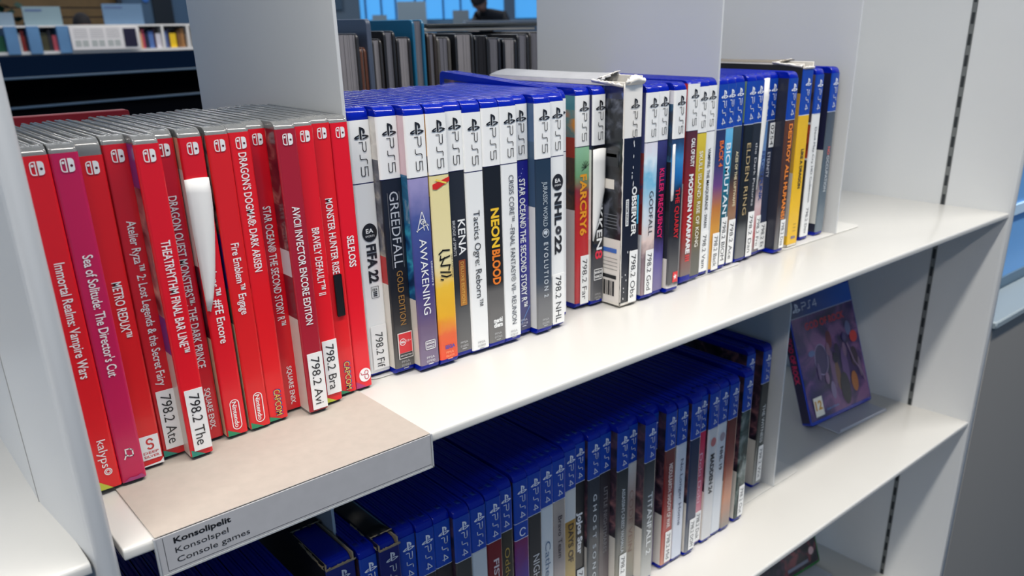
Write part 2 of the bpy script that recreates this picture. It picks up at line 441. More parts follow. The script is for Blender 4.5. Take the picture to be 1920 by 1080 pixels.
def peel(parent, pts, bulge, name='peeled_paper', m=None):
    """a torn flap of the wrap standing off the spine: pts = [(x_left, x_right, z)] from the top down"""
    bm = bmesh.new(); n = 6; rows = []; N = len(pts)
    for i, (a, b, z) in enumerate(pts):
        s = math.sin(PI*min(1, max(0, i/(N-1)*1.0)))
        row = []
        for j in range(n+1):
            u = j/n
            row.append(bm.verts.new((a+(b-a)*u, YP-0.0004-bulge*math.sin(PI*u)*(.35+.65*s), z+0.0006*math.sin(3*u+i))))
        rows.append(row)
    for p, q in zip(rows, rows[1:]):
        for j in range(n):
            f = bm.faces.new((q[j], q[j+1], p[j+1], p[j])); f.smooth = True
    o = mesh_obj(name, bm, m or mat((236, 234, 229), 0.8), parent)
    sd = o.modifiers.new('thick', 'SOLIDIFY'); sd.thickness = 0.0002
    return o
def x_peel7(bm, I, t):
    x_nin()(bm, I, t)
    peel(t, [(-.0066, .0058, .1452), (-.0066, .0059, .1380), (-.0066, .0056, .1300), (-.0066, .0046, .1180), (-.0064, .0030, .1060), (-.0062, .0012, .0940), (-.0060, -.0015, .0830), (-.0059, -.0040, .0760)], .0022)
def x_black(bm, I, t):
    x_cap(.0225, .0040)(bm, I, t)
    bm2 = bmesh.new(); box(bm2, -.0022, .0030, YP-.0006, YP-.0002, .0525, .0785, 0, .0006, 2)
    mesh_obj('black_tape', bm2, mat((24, 22, 24), .35), t)
def x_self(bm, I, t):
    disc(bm, .0012, .0100, .0042, .0046, YP, I(WHITE), 24); k = I((200, 30, 60))
    ring(bm, .0022, .0116, .0015, .0016, .0005, YP-.0001, k, 10, -.5*PI, 1.2*PI); ring(bm, .0022, .0086, .0017, .0019, .0005, YP-.0001, k, 10, -1.2*PI, .6*PI)
    stroke(bm, [(.0022, .0101), (-.0012, .0105), (-.0018, .0120)], .0005, YP-.0001, k); corner((170, 40, 110), .005)(bm, I)
NC = .0046
red_case(.0694, .0560, RED, [('Immortal Realms: Vampire Wars', .1180, .0615, NC, .012, .0006)], 'first red case from the left upright, small round white publisher mark near its foot', lf((RT, .10, mat((40, 40, 44), .3, .4)), (.10, .0018, PALEART)), x_kalypso)
red_case(.0814, .0562, MAG, [('Sea of Solitude: The Director\'s Cut', .1194, .0589, NC, .012, .0006)], 'magenta pink case second from the left upright', lf((RT, .13, mat((70, 50, 130), .3, .4)), (.13, .10, mat((60, 130, 190), .3, .4)), (.10, .07, mat((40, 30, 40), .3, .4)), (.07, .0018, PALEART)), x_sea)
red_case(.0934, .0655, (228, 24, 28), [('METRO REDUX™', .1019, .0734, NC, .012, .0004)], 'red case with a white square emblem on its foot, right of the pink case', lf(), x_metro, .0035)
red_case(.1062, .0698, (222, 28, 38), [('Atelier Ryza™ 2: Lost Legends & the Secret Fairy', .1292, .0423, .0044, .012, .0006)], 'red case with call number sticker 798.2 Ate', lf((RT, .0018, mat((220, 206, 190), .3, .4))), x_stick('798.2 Ate', .0395, .0060, TEAL))
red_case(.1172, .0594, (232, 16, 34), [('THEATRHYTHM FINAL BAR LINE™', .1193, .0605, NC, .014, .0006)], 'red case pulled forward with call number sticker 798.2 The', lf((RT, .145, mat((110, 60, 150), .3, .4)), (.145, .08, art((60, 30, 40), (160, 120, 120), (220, 190, 170), 60)), (.08, .06, mat((80, 60, 160), .3, .4)), (.06, .0018, PALEART)), x_stick('798.2 The', .0400, .0050, TEAL))
red_case(.1286, .0736, (220, 14, 34), [('DRAGON QUEST MONSTERS™: THE DARK PRINCE', .1375, .0444, NC, .014, .0004)], 'red case set back just right of the 798.2 The case', lf(), x_sq(.0322, .0076))
red_case(.1410, .0692, (230, 18, 34), [('Tokyo Mirage Sessions™ #FE Encore', .1370, .0568, NC, .012, .0006)], 'red case whose spine sheet is torn open in a white flap', lf((RT, .15, art((200, 150, 90), (230, 190, 160), (120, 70, 50), 60)), (.15, .10, mat((225, 220, 212), .6)), (.10, .06, art((40, 20, 30), (120, 40, 60), (80, 60, 80), 60)), (.06, .0018, mat((222, 206, 170), .5))), x_peel7)
red_case(.1546, .0694, (228, 28, 32), [('Fire Emblem™ Engage', .1095, .0700, .0044, .012, .0006)], 'red case with scuffed top corner and a white oval emblem, right of the torn flap', lf((RT, .115, art((30, 26, 40), (200, 170, 150), (80, 60, 90), 90)), (.115, .085, mat((50, 44, 140), .3, .4)), (.085, .065, mat((90, 100, 90), .3, .4)), (.065, .0018, mat((222, 206, 170), .5))), x_nin())
red_case(.1664, .0712, (234, 22, 30), [('DRAGON\'S DOGMA®: DARK ARISEN', .1552, .0913, .0044, .014, .0004)], 'red case whose white title starts just under the emblem, yellow lettering at its foot', lf((RT, .08, mat((150, 120, 60), .4, .3)), (.08, .0018, mat((190, 170, 190), .4))), x_cap(.0205, .0046))
red_case(.1786, .0786, (226, 12, 30), [('STAR OCEAN® THE SECOND STORY R™', .1242, .0549, NC, .014, .0004)], 'plain red case set back left of the crimson one', lf(), x_sq(.0294, .0050))
red_case(.1897, .0662, (172, 26, 46), [('AVICII INVECTOR ENCORE EDITION', .1244, .0560, .0044, .014, .0004)], 'darker crimson case with call number sticker 798.2 Avi', lf((RT, .10, art((60, 16, 30), (90, 30, 40), (190, 130, 120), 60)), (.10, .085, mat((200, 200, 205), .3)), (.085, .06, mat((120, 24, 40), .3)), (.06, .0018, PALEART)), x_stick('798.2 Avi', .0385, .0030))
red_case(.2024, .0717, (234, 20, 34), [('BRAVELY DEFAULT™ II', .1095, .0697, NC, .014, .0004)], 'red case with call number sticker 798.2 Bra', lf(), x_stick('798.2 Bra', .0415, .0070, LIME))
red_case(.2152, .0769, (232, 22, 30), [('MONSTER HUNTER RISE', .1237, .0788, NC, .014, .0004)], 'red case with a strip of black tape below its title', lf(), x_black)
red_case(.2276, .0789, (234, 12, 34), [('SELFLOSS', .1002, .0811, NC, .02, .0004)], 'last red case before the white-topped ones, white round emblem at its foot', lf((RT, .09, mat((60, 30, 70), .3)), (.09, .0018, PALEART)), x_self)

# ------------------------------------------------------------------ blue disc game cases
NAVY = (34, 38, 84)
PT = 0.1652; PH = 0.1279
P4BLUE = (12, 66, 168)
def disc_case(xr, y, z, kind, base, label, left=None, extra=None, w_=0.0142, group='upper row of disc cases', tiltx=0.0, right=None, head=True, name='disc_game_case', lean=0.0, dz=0.0):
    t = thing(name, label, 'game case', (xr-w_/2, y, z+0.0012), 0, group); t.rotation_euler = (tiltx, lean, 0)
    shell(w_, 0.1710, 0.135, BLUEP, t, 0.0005, 0.0060, 0.0004)
    bm = bmesh.new(); I = Ink()
    hc = ink((246, 245, 241)) if kind == '5' else ink(P4BLUE)
    lc = ink(NAVY) if kind == '5' else ink((225, 232, 240))
    bs = [(PT, PH+.0004, hc), (PH+.0004, PH-.0003, lc)]
    b2 = base if isinstance(base, list) else [(PH-.0003, .0042, base)]
    insert(bm, I, w_, .128, .0042, PT, bs+b2, left or [(PT, .06, DARKART), (.06, .0042, PALEART)], right or art((40, 44, 60), (90, 90, 110), (170, 160, 150), 45))
    if head:
        k = I((30, 28, 30)) if kind == '5' else I((238, 242, 246)); xo = .0008
        ps_symbol(bm, xo, .1575 if kind == '5' else .1570, .0076 if kind == '5' else .0072, YP, k)
        if kind == '5': ps_word(bm, '5', xo+.0003, .1523, .0200, .0046, YP, k, .0005)
        else: ps_word(bm, '4', xo+.0002, .1515, .0195, .0048, YP, k, .0006)
    if extra: extra(bm, I, t)
    o = mesh_obj('paper_insert', bm, I.m, t); o.location = (0, 0, dz)
    return t
def tx(*items, st=None, more=None):
    """items: (text, z0, z1, xoffset, cap, colour, bold)"""
    def f(bm, I, t):
        for s, z0, z1, xo, cap, c, bo in items: text(bm, s, YP, I(c), z0, z1, xo, cap, bo)
        if more: more(bm, I, t)
        if st: sticker(t, *st)
    return f
def ppsa(bm, I, num, c=(190, 190, 190), z=.0095):
    k = I(c); text(bm, 'PPSA', YP, k, -.0028, .0034, z, .0017, 0, False); text(bm, num, YP, k, -.0030, .0036, z-.0026, .0017, 0, False)
    rectp(bm, -.0016, .0022, z-.0050, z-.0044, YP, k)
def ea(bm, I, z, x=.0006):
    disc(bm, x, z, .0052, .0058, YP, I((34, 32, 34)), 28); k = I(WHITE)
    text(bm, 'EA', YP-.0001, k, x-.0026, x+.0026, z+.0012, .0028, .02, False); text(bm, 'SPORTS', YP-.0001, k, x-.0032, x+.0032, z-.0022, .0013, .0, False)
def seglogo(bm, I, s, z, c, wd=.0080, h=.0026, bold=.03): text(bm, s, YP, I(c), .0006-wd/2, .0006+wd/2, z, h, bold, False)
def frame(bm, I, x0, x1, z0, z1, t, c, y=YP):
    k = I(c); stroke(bm, [(x0, z0), (x1, z0), (x1, z1), (x0, z1), (x0, z0)], t, y, k)
W5 = (240, 240, 237); CH = (40, 40, 44); SLATE = (44, 62, 82)

def m_fifa(bm, I, t):
    ea(bm, I, .0975); frame(bm, I, -.0018, .0034, .0552, .0625, .0003, CH); text(bm, 'FIFA', YP, I(CH), -.0010, .0026, .0606, .0018, .02, False)
    for i in range(3): rectp(bm, -.0006, .0022, .0562+i*.0012, .0569+i*.0012, YP, I(CH))
    sticker(t, '798.2 Fif', -.0052, .0062, .0350, .0050, 0, .0058, txz=(.0300, .0060))
disc_case(.2482, .0900, 0, '5', W5, 'white case with black round emblem, first right of the red cases', [(PT, .0042, mat((214, 212, 206), .5))], tx(('FIFA 22', .0900, .0652, .0010, .0066, CH, .045), more=m_fifa), dz=-.0016)
def m_greed(bm, I, t):
    rectp(bm, .0044, .0047, .0720, .1200, YP, I((120, 120, 124))); rectp(bm, -.0040, -.0037, .0720, .1200, YP, I((120, 120, 124)))
    bm2 = bmesh.new(); J = Ink(); k = J((232, 226, 220)); box(bm2, -.0048, .0060, YP-.0005, YP-.0002, .0105, .0285, k)
    rectp(bm2, -.0043, .0055, .0145, .0280, YP-.0006, J((214, 30, 38))); rectp(bm2, -.0043, .0055, .0110, .0143, YP-.0006, J((40, 36, 38)))
    ring(bm2, -.0014, .0222, .0024, .0024, .0004, YP-.0007, J(WHITE), 16); text(bm2, 'MA', YP-.0007, J(WHITE), -.0030, .0003, .0222, .0018, .03, False)
    text(bm2, '15+', YP-.0007, J(WHITE), .0016, .0048, .0225, .0014, .0, False); text(bm2, 'RESTRICTED', YP-.0007, J(WHITE), -.0036, .0048, .0127, .0010, .0, False)
    mesh_obj('rating_sticker', bm2, J.m, t); ppsa(bm, I, '02981', (170, 170, 170), .0082)
disc_case(.2628, .0825, 0, '5', [(PH, .0042, ramp_mat([(.004, (92, 90, 88)), (.035, (50, 48, 48)), (.06, (28, 28, 34)), (.125, (30, 32, 44))], coat=.3))], 'black case with silver then gold lettering and a red rating sticker', [(PT, .14, art((200, 196, 188), (220, 216, 208), (120, 116, 110), 60)), (.14, .08, art((40, 40, 48), (90, 90, 100), (180, 170, 150), 70)), (.08, .062, mat((180, 40, 40), .4)), (.062, .0042, PALEART)],
          tx(('GREEDFALL', .1204, .0725, .0008, .0066, (196, 198, 204), .0), ('GOLD EDITION', .0700, .0336, .0008, .0046, (170, 126, 64), .0), more=m_greed))
def m_awak(bm, I, t):
    k = I(WHITE); stroke(bm, [(-.0036, .0945), (.0006, .1070), (.0046, .0945)], .0005, YP, k); stroke(bm, [(-.0040, .0950), (.0040, .0985)], .0005, YP, k); stroke(bm, [(.0016, .0950), (.0006, .1010), (.0050, .0975)], .0005, YP, k)
    ring(bm, .0006, .1005, .0016, .0018, .0005, YP, k, 14); text(bm, 'UNKNOWN 9:', YP, k, .0740, .0575, .0056, .0014, .0)
    frame(bm, I, -.0030, .0044, .0150, .0208, .0005, WHITE); text(bm, 'BANDAI', YP, k, -.0022, .0036, .0192, .0016, .02, False); text(bm, 'NAMCO', YP, k, -.0022, .0036, .0167, .0016, .02, False)
    ppsa(bm, I, '07930', (225, 225, 225), .0092)
disc_case(.2776, .0750, 0, '5', [(PH, .0042, ramp_mat([(.004, (126, 112, 136)), (.03, (108, 88, 118)), (.06, (62, 60, 128)), (.10, (70, 86, 150)), (.125, (158, 150, 196))], coat=.3, noise=.02))], 'lavender and indigo case with a white triangle emblem', [(PT, .13, mat((216, 190, 196), .4)), (.13, .10, art((60, 80, 110), (40, 110, 150), (180, 190, 200), 60)), (.10, .05, art((16, 40, 80), (30, 90, 140), (60, 160, 190), 60)), (.05, .0042, PALEART)],
          tx(('AWAKENING', .0896, .0392, .0002, .0056, WHITE, .0), more=m_awak))
def m_ishin(bm, I, t):
    r = I((214, 40, 30)); poly(bm, [(-.006, .1225), (.007, .1262), (.007, .1235), (-.003, .1190), (-.006, .1195)], YP, r); stroke(bm, [(-.003, .1250), (.004, .1225)], .0012, YP-.0001, I((240, 210, 90)))
    k = I((24, 20, 18))
    for p in ([(-.004, .0775), (-.001, .0795), (.004, .0790)], [(-.003, .0760), (-.0035, .0735), (.004, .0750)], [(.000, .0745), (-.003, .0700)], [(-.003, .0695), (.004, .0690), (.003, .0660)], [(-.0035, .0655), (.004, .0640)], [(-.003, .0630), (.001, .0615), (.0045, .0620)], [(-.0035, .0605), (-.002, .0600)]): stroke(bm, p, .0010, YP, k)
    text(bm, 'LIKE A DRAGON:', YP, k, .0760, .0600, .0058, .0011, .0)
    seglogo(bm, I, 'SEGA', .0128, (30, 70, 170)); ppsa(bm, I, '06459', (245, 170, 120), .0088)
disc_case(.2930, .0745, 0, '5', [(PH, .0042, ramp_mat([(.004, (232, 74, 40)), (.022, (226, 96, 40)), (.035, (232, 172, 38)), (.055, (238, 190, 60)), (.07, (236, 222, 170)), (.125, (236, 222, 160))], coat=.3, noise=.012))], 'cream case fading to yellow and orange with black brush lettering', [(PT, .14, mat((240, 170, 60), .4)), (.14, .13, mat((40, 34, 30), .4)), (.13, .115, mat((200, 160, 50), .4)), (.115, .0042, DARKART)], tx(more=m_ishin))
def m_kena(bm, I, t):
    rectp(bm, -.0012, .0042, .0374, .0693, YP, I(ramp_mat([(.0374, (184, 124, 52)), (.0693, (140, 70, 40))]))); text(bm, 'DELUXE EDITION', YP-.0001, I((224, 180, 90)), .0680, .0390, .0015, .0026, .0)
    ppsa(bm, I, '01802', (190, 190, 190), .0110)
disc_case(.3078, .0780, 0, '5', [(PH, .0042, ramp_mat([(.004, (104, 102, 100)), (.035, (84, 84, 84)), (.05, (44, 46, 52)), (.125, (38, 40, 48))], coat=.3))], 'charcoal case with white title and a small brown plaque', None, tx(('KENA', .0964, .0727, .0026, .0060, WHITE, .01), ('BRIDGE of SPIRITS', .0964, .0727, -.0036, .0022, (215, 215, 215), .0), more=m_kena))
disc_case(.3220, .0770, 0, '5', W5, 'white case with a thin black mixed-case title, right of the charcoal one', [(PT, .0042, mat((90, 90, 96), .4))], tx(('Tactics Ogre: Reborn™', .1023, .0358, .0004, .0054, CH, .0), more=lambda bm, I, t: ppsa(bm, I, '01840', (150, 150, 150), .0095)), dz=-.0018)
def m_neon(bm, I, t):
    k = I(WHITE); text(bm, 'merid', YP, k, -.0034, .0044, .0205, .0034, .05, False); text(bm, 'diem', YP, k, -.0034, .0044, .0170, .0034, .05, False); ppsa(bm, I, '07765', (190, 190, 190), .0105)
disc_case(.3367, .0765, 0, '5', [(PH, .0042, ramp_mat([(.004, (112, 110, 108)), (.042, (100, 98, 96)), (.048, (34, 34, 36)), (.125, (26, 26, 30))], coat=.3))], 'black case with glowing yellow and orange lettering', [(PT, .0042, mat((24, 24, 28), .3, .4))], tx(('NEON ', .1000, .0730, .0008, .0068, (246, 200, 50), .035), ('BLOOD', .0715, .0465, .0008, .0068, (238, 130, 44), .035), more=m_neon))
disc_case(.3514, .0766, 0, '5', W5, 'white case with a long thin grey title in capitals', [(PT, .0042, mat((190, 214, 226), .4))], tx(('CRISIS CORE™ –FINAL FANTASY® VII– REUNION', .1203, .0138, .0010, .0044, (60, 64, 74), .0), more=lambda bm, I, t: ppsa(bm, I, '07810', (160, 160, 160), .0085)))
def m_so(bm, I, t):
    for i in range(24): disc(bm, R.uniform(-.006, .006), R.uniform(.085, .124), .0003, .0003, YP-.0001, I((200, 206, 250)), 6)
    stroke(bm, [(-.002, .010), (.006, .022)], .0004, YP, I((120, 170, 230))); ppsa(bm, I, '13718', (200, 200, 215), .0120)
disc_case(.3656, .0820, 0, '5', [(PH, .0042, ramp_mat([(.004, (70, 70, 100)), (.03, (62, 62, 128)), (.07, (52, 48, 150)), (.125, (28, 26, 128))], coat=.4))], 'indigo case with bold white title beside the slate one', None, tx(('STAR OCEAN® THE SECOND STORY R™', .1153, .0220, .0010, .0052, WHITE, .02), more=m_so))
def m_jur(bm, I, t):
    k = I((200, 208, 214)); ring(bm, .0010, .0756, .0032, .0032, .0005, YP, k, 18); poly(bm, [(-.001, .0770), (.0018, .0778), (.0030, .0760), (.0012, .0738), (.0004, .0752), (-.0010, .0748)], YP, k); ppsa(bm, I, '03285', (190, 190, 190), .0105)
disc_case(.3808, .0750, 0, '5', [(PH, .0042, ramp_mat([(.004, (120, 120, 120)), (.028, (106, 106, 108)), (.04, (60, 72, 88)), (.125, (36, 54, 74))], coat=.3))], 'dark slate blue case with widely spaced silver lettering', [(PT, .14, mat((70, 96, 130), .4)), (.14, .095, mat((60, 84, 110), .4)), (.095, .0042, mat((216, 216, 214), .4))], tx(('JURASSIC WORLD', .1122, .0806, .0010, .0042, (190, 200, 206), .0), ('E V O L U T I O N  2', .0688, .0277, .0012, .0042, (206, 212, 216), .012), more=m_jur))
def m_nhl(bm, I, t):
    ea(bm, I, .1097); ring(bm, .0010, .0747, .0030, .0032, .0022, YP, I((60, 60, 64)), 14); sticker(t, '798.2 NHL', -.0056, .0064, .0420, .0030, 0, .0060, txz=(.0402, .0045))
disc_case(.3958, .0780, 0, '5', W5, 'white case with big black letters and call number sticker 798.2 NHL', [(PT, .0042, mat((200, 204, 206), .4))], tx(('NHL', .1021, .0787, .0010, .0066, CH, .045), ('22', .0708, .0570, .0010, .0066, CH, .045), more=m_nhl))
disc_case(.4098, .0905, 0, '5', W5, 'white case mostly hidden behind the 798.2 NHL case', None, None, .0136)
disc_case(.4248, .1230, .0004, '5', W5, 'white case pushed back and tipped up at the rear beside the green and red one', None, None, .0136, tiltx=math.radians(3.4))
def m_far(bm, I, t):
    for a in range(7):
        th = .5+a*.5; stroke(bm, [(.0025, .1120), (.0025+.004*math.cos(th), .1120+.005*math.sin(th))], .0006, YP, I((70, 90, 70)))
disc_case(.4418, .0985, 0, '5', [(PH, .0042, ramp_mat([(.004, (170, 30, 40)), (.04, (196, 40, 44)), (.08, (196, 40, 40)), (.095, (150, 50, 60)), (.106, (120, 170, 120)), (.125, (150, 200, 160))], coat=.4, noise=.01))], 'green and red case with orange lettering and sticker 798.2 Far', [(PT, .155, mat((70, 130, 140), .4)), (.155, .135, art((230, 150, 50), (90, 140, 140), (220, 120, 60), 60)), (.135, .12, mat((180, 60, 40), .4)), (.12, .08, art((60, 40, 40), (90, 60, 40), (40, 30, 36), 60)), (.08, .0042, mat((222, 208, 204), .4))],
          tx(('FARCRY6', .1072, .0595, .0006, .0070, (246, 166, 40), .03), st=('798.2 Far', -.0030, .0062, .0430, .0030, 0.01, .0054), more=m_far))
def m_tek(bm, I, t):
    frame(bm, I, -.0042, .0050, .0215, .0300, .0006, WHITE); text(bm, 'BANDAI', YP, I(WHITE), -.0034, .0042, .0276, .0022, .03, False); text(bm, 'NAMCO', YP, I(WHITE), -.0034, .0042, .0240, .0022, .03, False)
    ppsa(bm, I, '10736', (170, 170, 170), .0090)
    peel(t, [(-.0072, .0068, .1252), (-.0072, .0068, .1150), (-.0071, .0066, .1020), (-.0070, .0060, .0920), (-.0070, .0036, .0820), (-.0070, .0008, .0720), (-.0069, -.0024, .0630), (-.0069, -.0058, .0540)], .0016)
disc_case(.4550, .0950, 0, '5', [(PH, .0042, ramp_mat([(.004, (96, 96, 98)), (.04, (60, 60, 66)), (.05, (20, 20, 24)), (.125, (16, 16, 20))], coat=.3))], 'black case whose upper spine is torn to a white pointed flap', [(PT, .125, mat((34, 34, 70), .4)), (.125, .055, mat((230, 228, 224), .6)), (.055, .0042, PALEART)], tx(('TEKKEN', .0960, .0460, .0014, .0062, WHITE, .02), ('8', .0455, .0385, .0010, .0080, (226, 40, 70), .02), more=m_tek), w_=.0130)

# the thick cardboard slipcase with its torn top
def slipcase(xr, y, z, w_, h, d, label, bands, left, deco, top_torn=True, topcol=None, group=None, kind='5', seed=1, ytop=.026, inner=None, board=None):
    rr = random.Random(seed)
    t = thing('cardboard_slipcase', label, 'game case', (xr-w_/2, y, z+.0012), 0, group)
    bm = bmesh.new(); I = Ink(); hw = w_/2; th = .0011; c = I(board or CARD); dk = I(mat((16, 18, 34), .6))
    def wall(x0, x1, y0, y1, z0, z1): box(bm, x0, x1, y0, y1, z0, z1, c, .0003, 1)
    wall(-hw, hw, 0, th, 0, h-.006)                       # spine wall
    dl = .0048 if kind == '5' else .0022
    wall(-hw, -hw+th, 0, d, 0, h-dl); wall(hw-th, hw, 0, d, 0, h-.0010)
    wall(-hw, hw, d-th, d, 0, h-dl); wall(-hw, hw, 0, d, 0, th)
    box(bm, -hw+th, hw-th, .006, d-th, h-.014, h-.012, dk)  # dark sheet stands in for the shade down the open sleeve
    if inner: prism(bm, rrect(th+.0004, d-th-.001, .002, h-.0025, (0, 0, 0, .006), 4), 0, -hw+th+.0003, hw-th-.0003, I(inner), .0008, 2)
    mesh_obj('box_sleeve', bm, I.m, t)
    bm = bmesh.new(); I = Ink()
    insert(bm, I, w_, d-.002, .003, bands[0][0], bands, left, art((30, 30, 40), (60, 50, 60), (20, 20, 30), 50), .0008, .0002)
    deco(bm, I, t); mesh_obj('printed_wrap', bm, I.m, t)
    if topcol is not None:
        bm = bmesh.new(); n = 10; rows = []
        for i in range(n+1):
            u = i/n; x = -hw+w_*u; zz = h-dl+dl*u-.0006*u+.0008*math.sin(PI*u)
            y0 = ytop+rr.uniform(-.005, .005)*min(1, ytop/.02)
            rows.append([bm.verts.new((x, y0, zz+.0012)), bm.verts.new((x, y0+.012, zz+.0004)), bm.verts.new((x, d*.5, zz)), bm.verts.new((x, d, zz))])
        for p, q in zip(rows, rows[1:]):
            for j in range(3): bm.faces.new((p[j], q[j], q[j+1], p[j+1])).smooth = True
        o = mesh_obj('top_panel', bm, topcol, t); sd = o.modifiers.new('thick', 'SOLIDIFY'); sd.thickness = .0009
    # ragged torn edges: little curled strips of bare board
    bm = bmesh.new()
    def ragged(p0, p1, nrm, amp, n=16):
        prev = None
        for i in range(n+1):
            u = i/n; p = Vector(p0).lerp(Vector(p1), u)
            a = amp*(.35+.65*rr.random())
            q = [p+Vector(nrm[0])*(-.0006), p+Vector(nrm[0])*a*.5+Vector(nrm[1])*a*.8, p+Vector(nrm[0])*a*(.9+.5*rr.random())+Vector(nrm[1])*a*(1.1*rr.random())]
            vs = [bm.verts.new(v) for v in q]
            if prev:
                for j in range(2): bm.faces.new((prev[j], vs[j], vs[j+1], prev[j+1])).smooth = True
            prev = vs
    if top_torn:
        ragged((-hw, -.0004, h-.0065), (hw+.001, -.0004, h-.0065), ((0, .1, 1), (0, -1, .5)), .0034 if kind == '5' else .0018)
        ragged((-hw, .001, h-dl-.003), (-hw, .034, h-dl), ((0, 0, 1), (-1, 0, 0)), .0018)
        if topcol is not None: ragged((-hw, ytop+.002, h-dl+.0008), (hw, ytop-.001, h+.0006), ((0, -.9, .15), (0, -.2, .5)), .0030 if kind == '5' else .0014)
        ragged((hw, .001, h-.006), (hw, .030, h-.001), ((0, 0, 1), (1, 0, .2)), .0016 if kind == '5' else .0008)
    if kind == '5':   # the board of the spine rolled outwards
        prev = None
        for i in range(15):
            u = i/14; x = -hw*.55+(hw*1.55+.0012)*u; rad = .0024+.0007*math.sin(5*u)+.0006*rr.random(); c = Vector((x, .0006, h-.0062+.0012*math.sin(2.5*u)))
            vs = [bm.verts.new(c+Vector((0, -rad*math.sin(a)-.0005, rad*(1-math.cos(a))*.9-.001))) for a in (0, .5, 1.0, 1.6, 2.2, 2.8, 3.3)]
            if prev:
                for j in range(6): bm.faces.new((prev[j], vs[j], vs[j+1], prev[j+1])).smooth = True
            prev = vs
    if kind == '5': ragged((-hw-.0002, -.0003, .004), (-hw-.0002, -.0003, h-.006), ((-.3, .8, 0), (.1, -.8, 0)), .0009, 40)
    o = mesh_obj('torn_edges', bm, mat((238, 232, 222) if board is None else (150, 136, 112), .9), t)
    sd = o.modifiers.new('thick', 'SOLIDIFY'); sd.thickness = .0005
    return t
def d_obs(bm, I, t):
    k = I((30, 28, 30)); ps_symbol(bm, .0020, .1585, .0074, YP, k); ps_word(bm, '5', .0022, .1525, .0185, .0044, YP, k)
    text(bm, 'OBSERVER', YP, I(WHITE), .0961, .0571, .0036, .0054, .03)
    rectp(bm, -.0060, -.0026, .0660, .0870, YP, I(W5)); text(bm, 'SYSTEM REDUX', YP-.0001, I(CH), .0862, .0668, -.0043, .0020, .02)
    rectp(bm, .0070, .0086, .0660, .0890, YP, I((70, 170, 210)))
    for i in range(9): disc(bm, .001+R.uniform(-.0012, .0012), R.uniform(.085, .130), .0004, R.uniform(.0006, .002), YP-.0001, I(WHITE), 6)
    for i in range(10): disc(bm, R.uniform(-.009, .009), R.uniform(.004, .05), .0004, R.uniform(.0004, .0012), YP-.0001, I(WHITE), 6)
    sticker(t, '798.2 Obs', -.0010, .0084, .0450, .0020, .01, .0058)
    # back print seen on the left side: white lower panel with caption bars
    xs = -.0100-.0006
    def sq(y0, y1, z0, z1, c):
        f = bm.faces.new([bm.verts.new(v) for v in ((xs, y1, z0), (xs, y0, z0), (xs, y0, z1), (xs, y1, z1))]); f.material_index = I(c)
    sq(.004, .060, .112, .124, (30, 34, 40)); sq(.006, .040, .119, .1215, (190, 190, 190)); sq(.008, .030, .0945, .1020, (226, 220, 210))
    sq(.004, .022, .0440, .0475, (60, 110, 190)); sq(.004, .050, .0225, .0255, (30, 30, 32))
    for i in range(16): sq(.006+i*.0016, .0068+i*.0016+.0006*(i % 3 == 0), .0080, .0205, (40, 40, 42))
    for i in range(4): sq(.003, .05, .030+i*.0030, .0305+i*.0030, (150, 146, 142))
    for i in range(5): sq(.004, .020, .0740-i*.0026, .0746-i*.0026, (120, 124, 130))
slipcase(.4762, .0770, 0, .0200, .1790, .160, 'thick black cardboard sleeve with torn white top, sticker 798.2 Obs',
         [(.1720, .1335, ink((240, 236, 228))), (.1335, .1330, ink(NAVY)), (.1330, .003, ramp_mat([(.003, (44, 46, 50)), (.03, (26, 30, 44)), (.133, (18, 22, 44))], coat=.2, noise=.02))],
         [(.1712, .162, art((24, 28, 56), (30, 36, 70), (70, 90, 150), 90)), (.162, .055, art((14, 16, 20), (32, 36, 44), (96, 100, 112), 70)), (.055, .003, mat((226, 220, 212), .6))], d_obs, True, mat((170, 170, 172), .5, noise=.08, nscale=60), 'upper row of disc cases', seed=4)
disc_case(.4960, .0770, 0, '5', [(PH, .0042, ramp_mat([(.004, (150, 130, 134)), (.035, (130, 110, 116)), (.05, (230, 206, 196)), (.07, (214, 224, 232)), (.10, (120, 190, 222)), (.115, (226, 240, 248)), (.125, (230, 226, 236))], coat=.4, noise=.03))], 'pale sky blue case with dark lettering and sticker 798.2 God', [(PT, .12, mat((80, 86, 140), .4)), (.12, .08, art((90, 60, 80), (150, 60, 60), (60, 70, 110), 60)), (.08, .055, mat((130, 40, 44), .4)), (.055, .0042, mat((216, 218, 224), .4))],
          tx(('GODFALL', .0898, .0540, .0012, .0050, (50, 46, 52), .0), st=('798.2 God', -.0042, .0052, .0420, .0045, .008, .0054)))
disc_case(.5095, .0785, 0, '5', [(PH, .0042, ramp_mat([(.004, (120, 110, 150)), (.035, (90, 80, 150)), (.05, (40, 30, 60)), (.08, (20, 16, 30)), (.11, (40, 40, 90)), (.125, (60, 60, 120))], coat=.3, noise=.02))], 'dark purple case with hot pink lettering', None, tx(('KILLER FREQUENCY', .1060, .0487, .0006, .0056, (232, 40, 110), .02)), .0130)
def m_quarry(bm, I, t):
    rectp(bm, -.0006, .0056, .0085, .0175, YP, I((224, 40, 44))); poly(bm, [(.0010, .0105), (.0024, .0125), (.0040, .0110), (.0034, .0130), (.0046, .0145), (.0028, .0142), (.0022, .0160), (.0016, .0140), (.0002, .0140), (.0014, .0125)], YP-.0001, I(WHITE))
    peel(t, [(-.0082, -.0050, .1240), (-.0084, -.0048, .1150), (-.0084, -.0048, .1000), (-.0083, -.0048, .0850), (-.0080, -.0052, .0795)], .0012)
